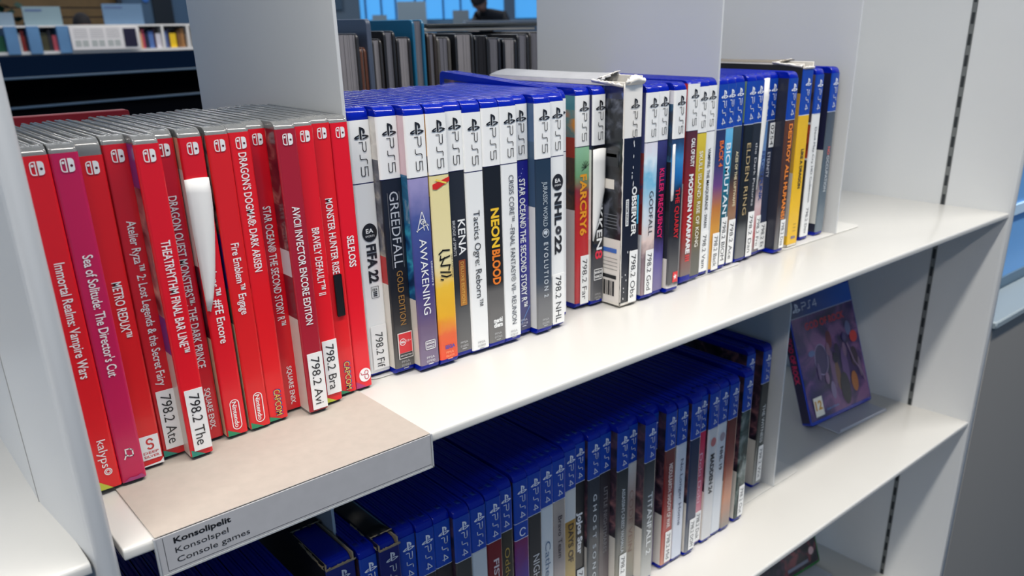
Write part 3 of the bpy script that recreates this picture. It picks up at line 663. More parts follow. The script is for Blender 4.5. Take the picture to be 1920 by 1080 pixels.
disc_case(.5255, .0745, 0, '5', [(PH, .0042, ramp_mat([(.004, (210, 206, 204)), (.0075, (84, 82, 82)), (.04, (60, 60, 64)), (.05, (26, 28, 36)), (.085, (24, 30, 44)), (.10, (30, 110, 180)), (.112, (60, 140, 200)), (.125, (40, 70, 110))], coat=.3, noise=.012))], 'dark case with blue glow, red lettering and a small red square at its foot', [(PT, .155, mat((210, 208, 214), .5)), (.155, .11, art((50, 54, 66), (36, 60, 90), (90, 160, 200), 60)), (.11, .07, mat((30, 32, 40), .4)), (.07, .030, mat((40, 42, 52), .4)), (.030, .0042, PALEART)], tx(('THE QUARRY', .0885, .0463, .0012, .0052, (206, 36, 44), .02), more=m_quarry), .0140)
disc_case(.5530, .0830, 0, '5', [(PH, .0042, ramp_mat([(.004, (120, 104, 98)), (.025, (130, 70, 62)), (.045, (176, 34, 34)), (.075, (150, 26, 30)), (.125, (90, 40, 50))], coat=.3))], 'red and brown steel-edged case with heavy white capitals', [(.1655, .085, mat((200, 40, 46), .35, .3)), (.085, .0042, mat((222, 220, 218), .5))],
          tx(('CALL OF DUTY', .1221, .0985, .0014, .0046, WHITE, .04), ('MODERN WARFARE', .0925, .0240, .0010, .0054, WHITE, .045), ('III', .0225, .0170, .0010, .0054, (220, 50, 50), .03)), dz=.0030)
disc_case(.5672, .0846, 0, '5', [(PH, .0042, ramp_mat([(.004, (96, 96, 88)), (.025, (92, 88, 76)), (.04, (110, 96, 50)), (.06, (150, 128, 40)), (.09, (190, 160, 40)), (.125, (222, 198, 60))], coat=.3, noise=.015))], 'yellow case darkening to olive with white capitals', None, tx(('SKULL ISLAND: RISE OF KONG', .1131, .0302, .0006, .0048, (244, 240, 224), .012)))
disc_case(.5812, .0870, 0, '5', W5, 'white case with thin black capitals and sticker 798.2 Vam', None, tx(('VAMPIRE: THE MASQUERADE - SWAN', .1138, .0446, .0006, .0040, CH, .012), st=('798.2 Vam', -.0056, .0058, .0410, .0045, 0, .0054)), .0136)
G4 = 'upper row of disc cases'
disc_case(.5965, .0865, 0, '4', [(PH, .0042, ramp_mat([(.004, (200, 150, 60)), (.04, (212, 150, 60)), (.06, (190, 120, 60)), (.08, (110, 70, 130)), (.10, (50, 60, 110)), (.125, (40, 50, 90))], coat=.3))], 'purple to orange case with sticker 798.2 Back, right of the middle divider', None, tx(('BACK 4', .1185, .0960, .0010, .0056, (226, 110, 50), .03), st=('798.2 Back', -.0040, .0055, .0370, .0030, 0, .0054)), .0128)
disc_case(.6095, .0883, 0, '4', [(PH, .0042, ramp_mat([(.004, (90, 100, 110)), (.03, (40, 90, 100)), (.06, (30, 100, 120)), (.09, (30, 120, 150)), (.11, (70, 170, 220)), (.125, (110, 190, 230))], coat=.3, noise=.01))], 'sky blue to teal case with sticker 798.2 BIOM', None, tx(('BIOMUTANT', .1152, .0440, .0006, .0064, (232, 244, 248), .015), st=('798.2 BIOM', -.0036, .0050, .0490, .0050, .01, .0054)), .0128)
disc_case(.6262, .0913, 0, '4', [(PH, .0042, ramp_mat([(.004, (96, 100, 104)), (.03, (120, 110, 100)), (.05, (160, 120, 90)), (.07, (110, 76, 60)), (.085, (44, 46, 50)), (.125, (60, 70, 76))], coat=.3, noise=.02))], 'smoky brown case with cream lettering and sticker 798.2 Ace', None, tx(('ACES OF THE LUFTWAFFE', .1060, .0560, .0020, .0036, (236, 222, 180), .02), st=('798.2 Ace', -.0042, .0056, .0440, .0030, .01, .0056)), .0140)
disc_case(.6440, .0909, 0, '4', [(PH, .0042, ramp_mat([(.004, (110, 112, 112)), (.03, (90, 92, 92)), (.04, (24, 26, 28)), (.125, (18, 18, 20))], coat=.4))], 'black case with thin gold lettering', [(PT, .13, mat((120, 150, 120), .4)), (.13, .0042, mat((30, 50, 100), .4))], tx(('ELDEN RING', .1115, .0454, .0010, .0060, (196, 172, 124), .0)), .0140)
disc_case(.6578, .0925, 0, '4', [(PH, .0042, mat((38, 40, 46), .3, .3))], 'dark case with small white lettering and sticker 798.2 Dan', None, tx(('the Dark Pictures', .1104, .0519, .0010, .0034, (210, 210, 210), .0), st=('798.2 Dan', -.0040, .0055, .0464, .0030, 0, .0054)), .0134)
def m_frost(bm, I, t): peel(t, [(-.0070, .0022, .1660), (-.0072, .0026, .1500), (-.0072, .0020, .1300), (-.0072, .0004, .1100), (-.0071, -.0014, .0900), (-.0070, -.0040, .0660)], .0014)
disc_case(.6718, .0947, 0, '4', [(PH, .0042, ramp_mat([(.004, (120, 124, 126)), (.02, (190, 90, 90)), (.05, (214, 190, 190)), (.075, (60, 60, 74)), (.09, (120, 150, 190)), (.125, (90, 130, 180))], coat=.3, noise=.02))], 'pale icy case with torn white edge and sticker 798.2 Fro', None, tx(('FROSTPUNK', .1010, .0541, .0026, .0050, (60, 80, 140), .02), st=('798.2 Fro', -.0010, .0058, .0400, .0070, 0, .0046), more=m_frost), .0134)
disc_case(.6853, .0965, 0, '4', [(PH, .0042, mat((46, 54, 78), .3, .3))], 'navy case with a 0254 sticker under its header', None, tx(('ETERNITY', .0985, .0745, .0006, .0046, (220, 220, 226), .0), st=('798.2 Et', -.0050, .0055, .0310, .0040, 0, .0054), more=lambda bm, I, t: sticker(t, '0254', -.0018, .0058, .1255, .1030, 0, .0052, 'number_sticker')), .0130)
disc_case(.6995, .0845, 0, '4', [(PH, .0042, ramp_mat([(.004, (110, 110, 110)), (.03, (96, 90, 90)), (.05, (60, 46, 44)), (.125, (96, 54, 34))], coat=.3))], 'dark brown case with bold orange capitals and sticker 798.2 Des', [(PT, .0042, mat((40, 42, 54), .35, .3))], tx(('DESTROY ALL HUMANS!', .1244, .0339, .0008, .0058, (244, 140, 50), .035), st=('798.2 Des', -.0018, .0060, .0330, .0050, 0, .0050)), .0136)
def d_lad(bm, I, t):
    k = I((238, 242, 246)); ps_symbol(bm, .0014, .1600, .0072, YP, k); ps_word(bm, '4', .0016, .1530, .0185, .0046, YP, k, .0006)
    text(bm, 'LIKE A DRAGON', YP, I(CH), .0975, .0590, .0026, .0048, .03); seglogo(bm, I, 'SEGA', .0100, (40, 80, 170))
    for i in range(3): rectp(bm, -.0010, .0040, .0160+i*.0035, .0166+i*.0035, YP, I((150, 120, 40)))
slipcase(.7312, .0890, 0, .0174, .1790, .150, 'yellow cardboard sleeve with torn top edge near the right end of the row',
         [(.1720, .1300, ink(P4BLUE)), (.1300, .1294, ink((225, 232, 240))), (.1294, .003, mat((238, 188, 30), .4, .2, noise=.06, nscale=50))],
         [(.1752, .150, mat((30, 30, 32), .6)), (.150, .075, mat((206, 160, 60), .6, noise=.15, nscale=60)), (.075, .012, mat((196, 188, 178), .6)), (.012, .003, mat((214, 170, 40), .6))], d_lad, True, mat((120, 112, 100), .7), G4, '4', seed=9)
disc_case(.7625, .0955, 0, '4', [(PH, .0042, mat((234, 234, 230), .3, .3))], 'white case with thin grey title, right of the yellow sleeve', [(PT, .12, art((60, 50, 60), (90, 80, 90), (40, 30, 40), 60)), (.12, .118, mat((220, 220, 220), .4)), (.118, .085, art((120, 40, 30), (200, 80, 50), (60, 30, 30), 80)), (.085, .083, mat((220, 220, 220), .4)), (.083, .0042, mat((66, 62, 66), .4))], tx(('Devil May Cry HD Collection', .1151, .0400, .0010, .0040, (96, 96, 100), .0), ('798.2 Dev', .0340, .0070, .0006, .0050, (96, 96, 100), .0)), .0136)
disc_case(.7917, .0957, 0, '4', [(PH, .0042, ramp_mat([(.004, (110, 122, 130)), (.04, (90, 104, 114)), (.125, (74, 82, 92))], coat=.3))], 'grey case with white lettering, last of the row beside the right divider', [(PT, .09, mat((30, 32, 60), .35, .3)), (.09, .0130, mat((206, 206, 200), .4)), (.0130, .0042, mat((40, 44, 60), .4))], tx(('OCCUPATION', .0840, .0468, .0010, .0046, (216, 220, 222), .01), ('NO', .0930, .0850, .0010, .0046, (226, 110, 100), .02)), .0136)

# ------------------------------------------------------------------ the lower row
GL = 'lower row of disc cases'
def low(xr, y, base, label, extra=None, w_=.0136, left=None):
    return disc_case(xr, y, ZL, '4', base if isinstance(base, list) else [(PH, .0042, base)], label, left, extra, w_, GL)
def st2(s): return (s, -.0030, .0058, .0400, .0060, .006, .0052)
for i in range(7):
    low(.0690+.0143*i, .0600+.002*((i*5) % 3), [(PH, .0042, mat((60, 60, 66), .3))], 'dark blue case under the grey shelf label, %s from the left upright' % ('first', 'second', 'third', 'fourth', 'fifth', 'sixth', 'seventh')[i])
def d_box(bm, I, t):
    k = I((200, 206, 214)); ps_symbol(bm, .0014, .1590, .0072, YP, k); ps_word(bm, '4', .0016, .1520, .0185, .0046, YP, k, .0006)
P4B = [(.1665, .003, ink(P4BLUE))]
slipcase(.1945, .0640, ZL, .0205, .1730, .150, 'dark blue cardboard sleeve torn open at the top, left of the lower divider', [(.1665, .1260, ink((14, 30, 110))), (.1260, .003, ink((40, 40, 60)))], [(.172, .003, mat((14, 16, 30), .6))], d_box, True, mat((10, 12, 16), .5), GL, '4', 11, .046, BLUEP, mat((150, 136, 112), .9))
low(.2095, .0615, (50, 60, 80), 'lighter blue case squeezed between two torn cardboard sleeves', None, .0126)
slipcase(.2253, .0590, ZL, .0152, .1730, .150, 'black-topped cardboard sleeve torn at its front, right of the lower divider', [(.1665, .1260, ink((14, 24, 100))), (.1260, .003, ink((30, 40, 80)))], [(.172, .003, mat((14, 16, 60), .6))], d_box, True, mat((10, 12, 14), .4), GL, '4', 21, .009, BLUEP, mat((150, 136, 112), .9))
LOW = [
 (.2414, .0641, (60, 66, 78), 'blue-headed case right of the black-topped torn sleeve', None),
 (.2556, .0622, (46, 46, 48), 'lower row case with charcoal spine, second right of the torn sleeve', None),
 (.2700, .0628, (48, 42, 42), 'lower row case with brown-black spine, third right of the torn sleeve', None),
 (.2843, .0584, (58, 58, 56), 'lower row case with grey-black spine just left of the pale grey one', None),
 (.2995, .0601, (196, 204, 208), 'lower row case with pale grey spine left of the dark red one', None),
 (.3151, .0616, (112, 20, 30), 'lower row case with dark red spine and pale capitals', tx(('FIST OF', .1120, .0700, .0008, .0052, (210, 200, 200), .02))),
 (.3294, .0659, (52, 50, 42), 'lower row case with olive-black spine and gold lettering', tx(('Oddworld', .1130, .0600, .0008, .0050, (180, 150, 70), .0))),
 (.3468, .0675, [(PH, .1130, ink(P4BLUE)), (.1130, .1125, ink((225, 232, 240))), (.1125, .0042, ramp_mat([(.004, (90, 60, 140)), (.07, (80, 60, 150)), (.113, (120, 40, 90))], noise=.03))], 'lower row case with purple spine and a second blue band', tx(more=lambda bm, I, t: ring(bm, .0006, .1190, .0034, .0040, .0010, YP, I((230, 236, 244)), 12, .4, 5.6))),
 (.3613, .0685, (48, 48, 50), 'lower row case with black spine and tall narrow white capitals', tx(('NIGHTMARES', .0900, .0300, .0008, .0070, (220, 220, 220), .0))),
 (.3756, .0704, (206, 212, 214), 'lower row case with white spine and blue-grey handwriting-like title', tx(('Catherine', .0950, .0380, .0008, .0060, (80, 110, 140), .0))),
 (.3899, .0709, ramp_mat([(.004, (170, 160, 160)), (.08, (150, 140, 136)), (.125, (170, 160, 150))], noise=.03), 'lower row case with taupe spine and dark lettering', tx(('Bravo Team', .1130, .0720, .0008, .0046, (60, 50, 60), .01))),
 (.4069, .0761, [(PH, .0980, ink((206, 208, 206))), (.0980, .0042, ramp_mat([(.004, (180, 140, 60)), (.05, (190, 160, 90)), (.098, (170, 130, 50))], noise=.03))], 'lower row case with white and gold spine', tx(('DAYS OF', .0950, .0560, .0010, .0060, (60, 40, 20), .03))),
 (.4213, .0798, (34, 34, 36), 'lower row case with black spine, white lettering and sticker 798.2 J', tx(('JoJos Star', .0990, .0560, .0008, .0056, (236, 236, 236), .04), st=('798.2 J', -.0030, .0058, .0400, .0060, 0, .0052))),
 (.4356, .0760, ramp_mat([(.004, (90, 96, 100)), (.06, (60, 66, 72)), (.125, (40, 46, 56))]), 'lower row case with dark grey spine and widely spaced white capitals', tx(('G H O S T  S O N G', .1120, .0250, .0008, .0044, (214, 218, 220), .01))),
 (.4499, .0771, ramp_mat([(.004, (120, 110, 110)), (.05, (80, 70, 74)), (.125, (46, 42, 46))], noise=.02), 'lower row case with brown-grey spine and faint lettering, right of the spaced capitals', tx(('LITTLE NIGHTMARES', .1130, .0450, .0008, .0046, (150, 146, 146), .0))),
 (.4642, .0691, ramp_mat([(.004, (140, 136, 120)), (.06, (90, 92, 90)), (.125, (46, 50, 54))]), 'lower row case with grey-green spine and a sticker low down', tx(('ASSASSIN\'S CREED VALHALLA', .1090, .0420, .0008, .0040, (216, 220, 220), .01), st=st2('798.2 As'))),
 (.4785, .0724, ramp_mat([(.004, (150, 150, 140)), (.05, (176, 160, 140)), (.09, (170, 150, 140)), (.125, (206, 204, 200))], noise=.02), 'lower row case with white to tan spine', tx(('CODE VEIN', .1000, .0350, .0008, .0054, (150, 120, 110), .0))),
 (.4928, .0629, ramp_mat([(.004, (190, 190, 184)), (.05, (120, 122, 120)), (.125, (50, 54, 58))]), 'lower row case with dark spine and long white capitals ending in 2', tx(('TITANFALL 2', .0960, .0300, .0010, .0062, (222, 224, 222), .02))),
 (.5082, .0741, ramp_mat([(.004, (130, 120, 150)), (.06, (90, 70, 90)), (.125, (40, 30, 40))], noise=.02), 'lower row case with dim purple spine set back', None),
 (.5230, .0651, ramp_mat([(.004, (190, 130, 110)), (.04, (170, 60, 54)), (.09, (130, 30, 30)), (.125, (110, 60, 56))], noise=.01), 'lower row case with brick red spine and white capitals', tx(('MIDDLE-EARTH: SHADOW OF WAR', .1130, .0440, .0010, .0050, (232, 214, 206), .03), st=st2('798.2 Mid'))),
 (.5390, .0649, (206, 212, 222), 'lower row case with pale blue-white spine and grey title', tx(('No Longer Home', .1120, .0400, .0008, .0044, (96, 104, 130), .01))),
 (.5560, .0626, ramp_mat([(.004, (110, 116, 124)), (.03, (90, 96, 106)), (.04, (40, 52, 80)), (.125, (30, 46, 78))]), 'lower row case with navy spine and sticker 798.2 DOM', tx(st=st2('798.2 DOM'))),
 (.5705, .0672, ramp_mat([(.004, (214, 190, 194)), (.05, (210, 110, 130)), (.125, (206, 40, 80))]), 'lower row case with pink spine', tx(('Doki Doki', .1050, .0500, .0008, .0048, (230, 180, 196), .01), st=st2('798.2 Dok'))),
 (.5850, .0644, (206, 206, 206), 'lower row case with light grey spine and heavy black capitals', tx(('MADDEN 24', .1000, .0560, .0008, .0058, (44, 44, 48), .04), more=lambda bm, I, t: disc(bm, .0006, .1130, .0040, .0048, YP, I((190, 110, 110)), 18))),
 (.6006, .0654, (208, 212, 216), 'lower row case with off-white spine and smaller black capitals', tx(('NHL 19', .1020, .0760, .0008, .0048, (60, 60, 70), .03), more=lambda bm, I, t: disc(bm, .0006, .1130, .0040, .0048, YP, I((150, 140, 150)), 18))),
 (.6158, .0644, ramp_mat([(.004, (130, 126, 120)), (.04, (190, 130, 100)), (.08, (140, 70, 60)), (.125, (96, 40, 36))], noise=.02), 'lower row case with rust brown spine', None),
 (.6403, .0656, art((30, 40, 38), (60, 80, 76), (140, 150, 146), 60), 'lower row case with mottled black and grey spine and a white sticker', tx(st=('798.2 Out', -.0030, .0058, .0420, .0060, 0, .0052))),
 (.6897, .0976, (30, 32, 36), 'black lower row case set far back, second from the right divider', None),
 (.7116, .0923, ramp_mat([(.004, (150, 150, 146)), (.05, (60, 66, 64)), (.125, (30, 32, 34))], noise=.02), 'last lower row case beside the right divider, white lettering and sticker', tx(('THE WITNESS', .1020, .0560, .0008, .0050, (222, 224, 222), .01), st=('798.2 Wit', -.0030, .0058, .0520, .0080, 0, .0052))),
]
for x, y, b, lb, ex in LOW: low(x, y, b, lb, ex, .0138)

# ------------------------------------------------------------------ face-out cases
def faceout(x0, y0, z0, yaw, lean, lab, shellm, coverfn, name):
    """front cover towards the viewer: the case lies in the x,z plane, spine on the left"""
    t = thing(name, lab, 'game case', (x0, y0, z0)); t.rotation_mode = 'XYZ'; t.rotation_euler = (-lean, 0, yaw)
    W, H, D = .135, .1705, .0142
    bm = bmesh.new()
    prism(bm, rrect(0, W, 0, H, .004, 4), 1, 0, D*.48, 0, .0008, 2); prism(bm, rrect(0, W, 0, H, .004, 4), 1, D*.52, D, 0, .0008, 2)
    prism(bm, rrect(0, .012, .0004, H-.0004, .003, 4), 1, .0002, D-.0002, 0, .0010, 2)
    mesh_obj('case_shell', bm, shellm, t)
    bm = bmesh.new(); I = Ink(); coverfn(bm, I, W, H, D); mesh_obj('paper_insert', bm, I.m, t)
    return t
def cov_rock(bm, I, W, H, D):
    y = -.0003
    rectp(bm, .002, W-.002, .005, .1400, y, I(art((26, 22, 56), (66, 40, 96), (130, 84, 130), 26)))
    rectp(bm, .002, W-.002, .1405, .1655, y, I(ramp_mat([(0, (20, 40, 80)), (.135, (10, 90, 190))], 0))); rectp(bm, .002, W-.002, .1398, .1405, y-.0001, I((190, 200, 214)))
    ps_symbol(bm, .016, .1525, .012, y-.0001, I((220, 226, 236))); ps_word(bm, '4', .1525, .028, .030, .009, y-.0001, I((220, 226, 236)), .0010, False)
    text(bm, 'GOD OF ROCK', y-.0001, I((196, 36, 50)), .026, .110, .126, .0095, .03, False)
    k = y-.0001
    for cx, cz, rx, rz, c in ((.046, .078, .014, .021, (134, 122, 156)), (.046, .078, .0125, .0195, (52, 42, 88)), (.068, .100, .006, .012, (96, 36, 48)), (.066, .060, .005, .026, (110, 80, 116)), (.074, .050, .005, .020, (110, 78, 62)), (.092, .058, .007, .026, (96, 70, 120)), (.106, .034, .007, .014, (170, 102, 50)), (.112, .106, .006, .010, (92, 100, 140)), (.114, .066, .008, .014, (58, 38, 56)), (.084, .030, .010, .022, (40, 38, 50)), (.058, .034, .005, .012, (126, 110, 146)), (.028, .090, .007, .004, (84, 104, 150)), (.080, .086, .005, .006, (40, 34, 60)), (.096, .080, .004, .010, (120, 90, 120)), (.050, .052, .004, .008, (130, 100, 130)), (.036, .064, .003, .012, (100, 80, 120)), (.122, .050, .003, .014, (120, 96, 120)), (.062, .088, .004, .009, (120, 84, 110)), (.100, .096, .005, .006, (60, 50, 100)), (.074, .074, .006, .007, (30, 28, 50))):
        disc(bm, cx, cz, rx, rz, k, I(c), 18); k -= .00004
    stroke(bm, [(.104, .086), (.112, .060), (.124, .044), (.128, .030)],   .0022, k, I((136, 112, 140)))
    disc(bm, .120, .093, .0080, .0080, k-.00004, I((196, 50, 44)), 22)
    rectp(bm, .012, .030, .009, .034, k, I((236, 230, 214))); text(bm, '12', k-.0001, I((206, 150, 40)), .014, .028, .0235, .012, .04, False)
    text(bm, 'God of Rock', k-.0001, I((90, 160, 220)), .036, .062, .014, .003, .0, False)
    for a, b, c in ((.1400, .1655, P4BLUE), (.1400, .005, (34, 26, 60))):
        x = -.0003; z0, z1 = min(a, b), max(a, b)
        f = bm.faces.new([bm.verts.new(v) for v in ((x, D-.001, z0), (x, .001, z0), (x, .001, z1), (x, D-.001, z1))]); f.material_index = I(c)
    vs, fs = glyphs('GOD OF ROCK', .03); mi = I((206, 40, 90)); mn = min(v[0] for v in vs); mx = max(v[0] for v in vs)
    nv = [bm.verts.new((-.0005, D/2-(b-.36)*.0075/.73, .118-(a-mn)*.062/(mx-mn))) for a, b in vs]
    for f in fs: bm.faces.new([nv[i] for i in f]).material_index = mi
BLUED = mat((10, 44, 170), .2, .5, trans=.1)
faceout(.8725, .1250, ZL+.0052, -.075, math.radians(20.5), 'blue case displayed face out on a clear stand at the right end of the shelf', BLUED, cov_rock, 'display_game_case')
def easel(x, y, z, yaw, label):
    t = thing('display_easel', label, 'display stand', (x, y, z), yaw)
    m = mat((214, 218, 228), .3, .1, trans=.5); bm = bmesh.new()
    box(bm, 0, .110, -.022, .026, .0002, .0018, 0, .0006, 1); mesh_obj('base_plate', bm, m, t)
    bm = bmesh.new(); prism(bm, [(.0205, .0016), (.0235, .0016), (.0705, .128), (.0680, .128)], 0, .022, .088, 0, .0004, 1); mesh_obj('back_rest', bm, m, t)
    bm = bmesh.new(); box(bm, .004, .106, -.022, -.0205, .0022, .0050, 0, .0004, 1); mesh_obj('front_lip', bm, m, t)
easel(.8905, .1180, ZL, -.075, 'clear plastic display stand under the blue face-out case')
def cov_green(bm, I, W, H, D):
    y = -.0003; rectp(bm, .003, W-.003, .004, .1655, y, I(art((24, 24, 34), (44, 30, 46), (120, 50, 60), 60)))
    for i in range(26): disc(bm, R.uniform(.01, .125), R.uniform(.02, .15), R.uniform(.003, .007), R.uniform(.003, .008), y-.0001-.00001*i, I(R.choice([(120, 60, 80), (40, 54, 110), (60, 40, 60), (150, 110, 110)])), 12)
    rectp(bm, .060, .108, .010, .015, y-.0004, I((120, 124, 140))); disc(bm, .118, .024, .006, .006, y-.0004, I((206, 170, 170)), 16)
faceout(.8575, .1600, ZB+.0052, -.07, math.radians(20), 'green case with dark cover displayed face out on the lowest shelf', mat((12, 110, 40), .22, .5), cov_green, 'display_game_case')
easel(.8725, .1530, ZB, -.07, 'clear plastic display stand under the green face-out case')

# ------------------------------------------------------------------ books on the rear shelf
def book(x, y, w_, h, d, cover, page, label, lean=0.0, z=0.002, rz=0.0, over=.0022, name='hardback_book'):
    """spine away from us: the fore-edge of the pages faces the viewer"""
    t = thing(name, label, 'book', (x, y, z), rz, 'large books behind the game cases'); t.rotation_euler = (0, lean, rz)
    hw = w_/2; c = .0030
    for s in (-1, 1):
        bm = bmesh.new(); x0, x1 = (-hw, -hw+c) if s < 0 else (hw-c, hw)
        prism(bm, rrect(0, d, 0, h, (.002, .002, .002, .005), 3), 0, x0, x1, 0, .0007, 1); mesh_obj('cover', bm, cover, t)
    bm = bmesh.new(); box(bm, -hw, hw, d-.002, d, 0, h); mesh_obj('spine', bm, cover, t)
    bm = bmesh.new(); n = max(4, int(w_/.0022)); ww = (w_-2*c)
    for i in range(n):
        a = -hw+c+ww*i/n; o = R.uniform(0, .0008)
        box(bm, a, a+ww/n*.94, over+o, d-.003, over*.6, h-over*.6-R.uniform(0, .0004))
    mesh_obj('page_block', bm, page, t)
    return t
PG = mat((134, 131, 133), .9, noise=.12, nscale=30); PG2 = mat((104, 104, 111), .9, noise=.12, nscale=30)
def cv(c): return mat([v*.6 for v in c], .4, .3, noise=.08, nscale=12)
YB = .345
TEAL2 = mat((18, 92, 126), .3, .3, noise=.05, nscale=20)
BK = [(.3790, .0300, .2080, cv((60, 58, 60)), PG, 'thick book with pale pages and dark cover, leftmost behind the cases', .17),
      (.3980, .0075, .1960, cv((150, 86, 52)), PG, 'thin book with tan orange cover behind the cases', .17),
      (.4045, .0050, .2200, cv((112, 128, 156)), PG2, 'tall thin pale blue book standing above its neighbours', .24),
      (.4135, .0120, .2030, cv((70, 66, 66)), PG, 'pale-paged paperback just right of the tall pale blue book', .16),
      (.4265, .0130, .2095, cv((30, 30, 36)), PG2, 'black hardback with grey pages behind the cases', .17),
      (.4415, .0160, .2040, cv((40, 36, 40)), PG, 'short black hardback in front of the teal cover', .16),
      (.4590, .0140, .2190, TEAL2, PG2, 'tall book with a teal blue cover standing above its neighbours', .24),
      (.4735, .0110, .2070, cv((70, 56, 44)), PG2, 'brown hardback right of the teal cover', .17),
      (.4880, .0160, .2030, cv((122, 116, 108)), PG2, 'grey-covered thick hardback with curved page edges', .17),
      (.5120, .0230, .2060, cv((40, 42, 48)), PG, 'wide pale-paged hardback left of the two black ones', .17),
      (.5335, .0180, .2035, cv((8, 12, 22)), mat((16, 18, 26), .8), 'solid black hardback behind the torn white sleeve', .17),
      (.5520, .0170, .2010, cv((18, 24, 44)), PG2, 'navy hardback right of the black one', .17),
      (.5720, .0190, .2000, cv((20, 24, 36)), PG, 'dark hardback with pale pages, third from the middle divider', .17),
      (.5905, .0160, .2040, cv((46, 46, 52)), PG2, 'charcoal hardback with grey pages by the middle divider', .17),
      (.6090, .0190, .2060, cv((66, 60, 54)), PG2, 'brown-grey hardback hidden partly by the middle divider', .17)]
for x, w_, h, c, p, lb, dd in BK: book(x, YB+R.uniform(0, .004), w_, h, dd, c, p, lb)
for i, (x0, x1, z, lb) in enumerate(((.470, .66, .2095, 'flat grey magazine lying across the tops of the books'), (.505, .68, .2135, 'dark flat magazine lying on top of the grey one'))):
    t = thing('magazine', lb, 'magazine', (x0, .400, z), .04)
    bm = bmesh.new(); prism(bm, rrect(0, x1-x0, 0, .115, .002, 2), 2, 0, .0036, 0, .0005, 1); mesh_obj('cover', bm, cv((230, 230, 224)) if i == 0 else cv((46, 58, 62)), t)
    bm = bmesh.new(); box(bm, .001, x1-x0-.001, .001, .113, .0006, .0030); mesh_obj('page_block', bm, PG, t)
# dark red book behind the red cases
t = thing('hardback_book', 'dark red hardback standing broadside behind the red cases', 'book', (.062, .330, .002), 0.0)
RB = mat((126, 14, 32), .5)
bm = bmesh.new(); prism(bm, rrect(0, .122, 0, .1580, .002, 3), 1, 0, .0045, 0, .0005, 1); mesh_obj('cover', bm, RB, t)
bm = bmesh.new(); prism(bm, rrect(0, .122, 0, .1580, .002, 3), 1, .0055, .010, 0, .0005, 1); mesh_obj('cover', bm, RB, t)
bm = bmesh.new(); box(bm, .002, .120, .0044, .0056, .002, .1577); mesh_obj('page_block', bm, RB, t)

# ------------------------------------------------------------------ the next bay on the right
t = thing('display_cabinet', 'grey cabinet with a pale top ledge right of the right upright', 'cabinet', (1.068, 0.0, FZ))
bm = bmesh.new(); box(bm, 0, .95, .002, .050, 0, -.152-FZ, 0, .002, 1); mesh_obj('body', bm, mat((136, 134, 130), .6, spec=.15), t)
bm = bmesh.new(); box(bm, -.004, .955, -.004, .052, -.152-FZ, -.142-FZ, 0, .002, 1); mesh_obj('top_ledge', bm, mat((136, 148, 154), .5), t)
t = thing('partition_panel', 'tall white panel tinted by blue light with a grey foot beyond the grey cabinet', 'panel', (1.07, .056, FZ))
bm = bmesh.new(); box(bm, 0, 1.4, 0, .03, 0, 1.6); mesh_obj('panel', bm, mat((112, 168, 224), .4), t)  # white panel, the blue light on it is put into the colour
bm = bmesh.new(); box(bm, 0, 1.4, -.003, 0, 0, -.128-FZ); mesh_obj('kick_panel', bm, mat((92, 116, 134), .5), t)
bm = bmesh.new(); box(bm, 0, 1.4, -.004, 0, -.038-FZ, -.024-FZ); mesh_obj('pale_strip', bm, mat((190, 218, 240), .4), t)  # paler strip across the panel

# ------------------------------------------------------------------ the room beyond
def bxo(name, x0, x1, y0, y1, z0, z1, m, parent=None, bev=0):
    bm = bmesh.new(); box(bm, x0, x1, y0, y1, z0, z1, 0, bev, 1); return mesh_obj(name, bm, m, parent)
# navy low unit
t = thing('low_cabinet', 'dark navy open-backed low bookcase across the aisle behind the red cases', 'bookcase', (.35, 4.46, FZ), math.radians(14))
NV = mat((4, 30, 56), .7, spec=.15); NK = mat((4, 6, 12), .85, spec=.1); RAIL = mat((104, 126, 144), .4)
ZR1, ZR2 = -FZ-.010, -FZ-.150
bxo('top_panel', 0, 2.9, .02, .06, ZR1, .093-FZ, NV, t); bxo('back_panel', 0, 2.9, .30, .33, 0, .06-FZ, NK, t)
bxo('side_panel', -.03, 0, 0, .33, 0, .093-FZ, NK, t); bxo('side_panel', 2.9, 2.93, 0, .33, 0, .093-FZ, NK, t)
bxo('shelf_edge', 0, 2.9, 0, .03, ZR1-.006, ZR1+.004, RAIL, t, .003); bxo('shelf_edge', 0, 2.9, 0, .03, ZR2-.006, ZR2+.004, RAIL, t, .003)
bxo('shelf', 0, 2.9, .03, .30, ZR1-.008, ZR1, NK, t); bxo('shelf', 0, 2.9, .03, .30, ZR2-.008, ZR2, NK, t)
bxo('lower_front', 0, 2.9, .04, .06, 0, ZR2-.008, NK, t)

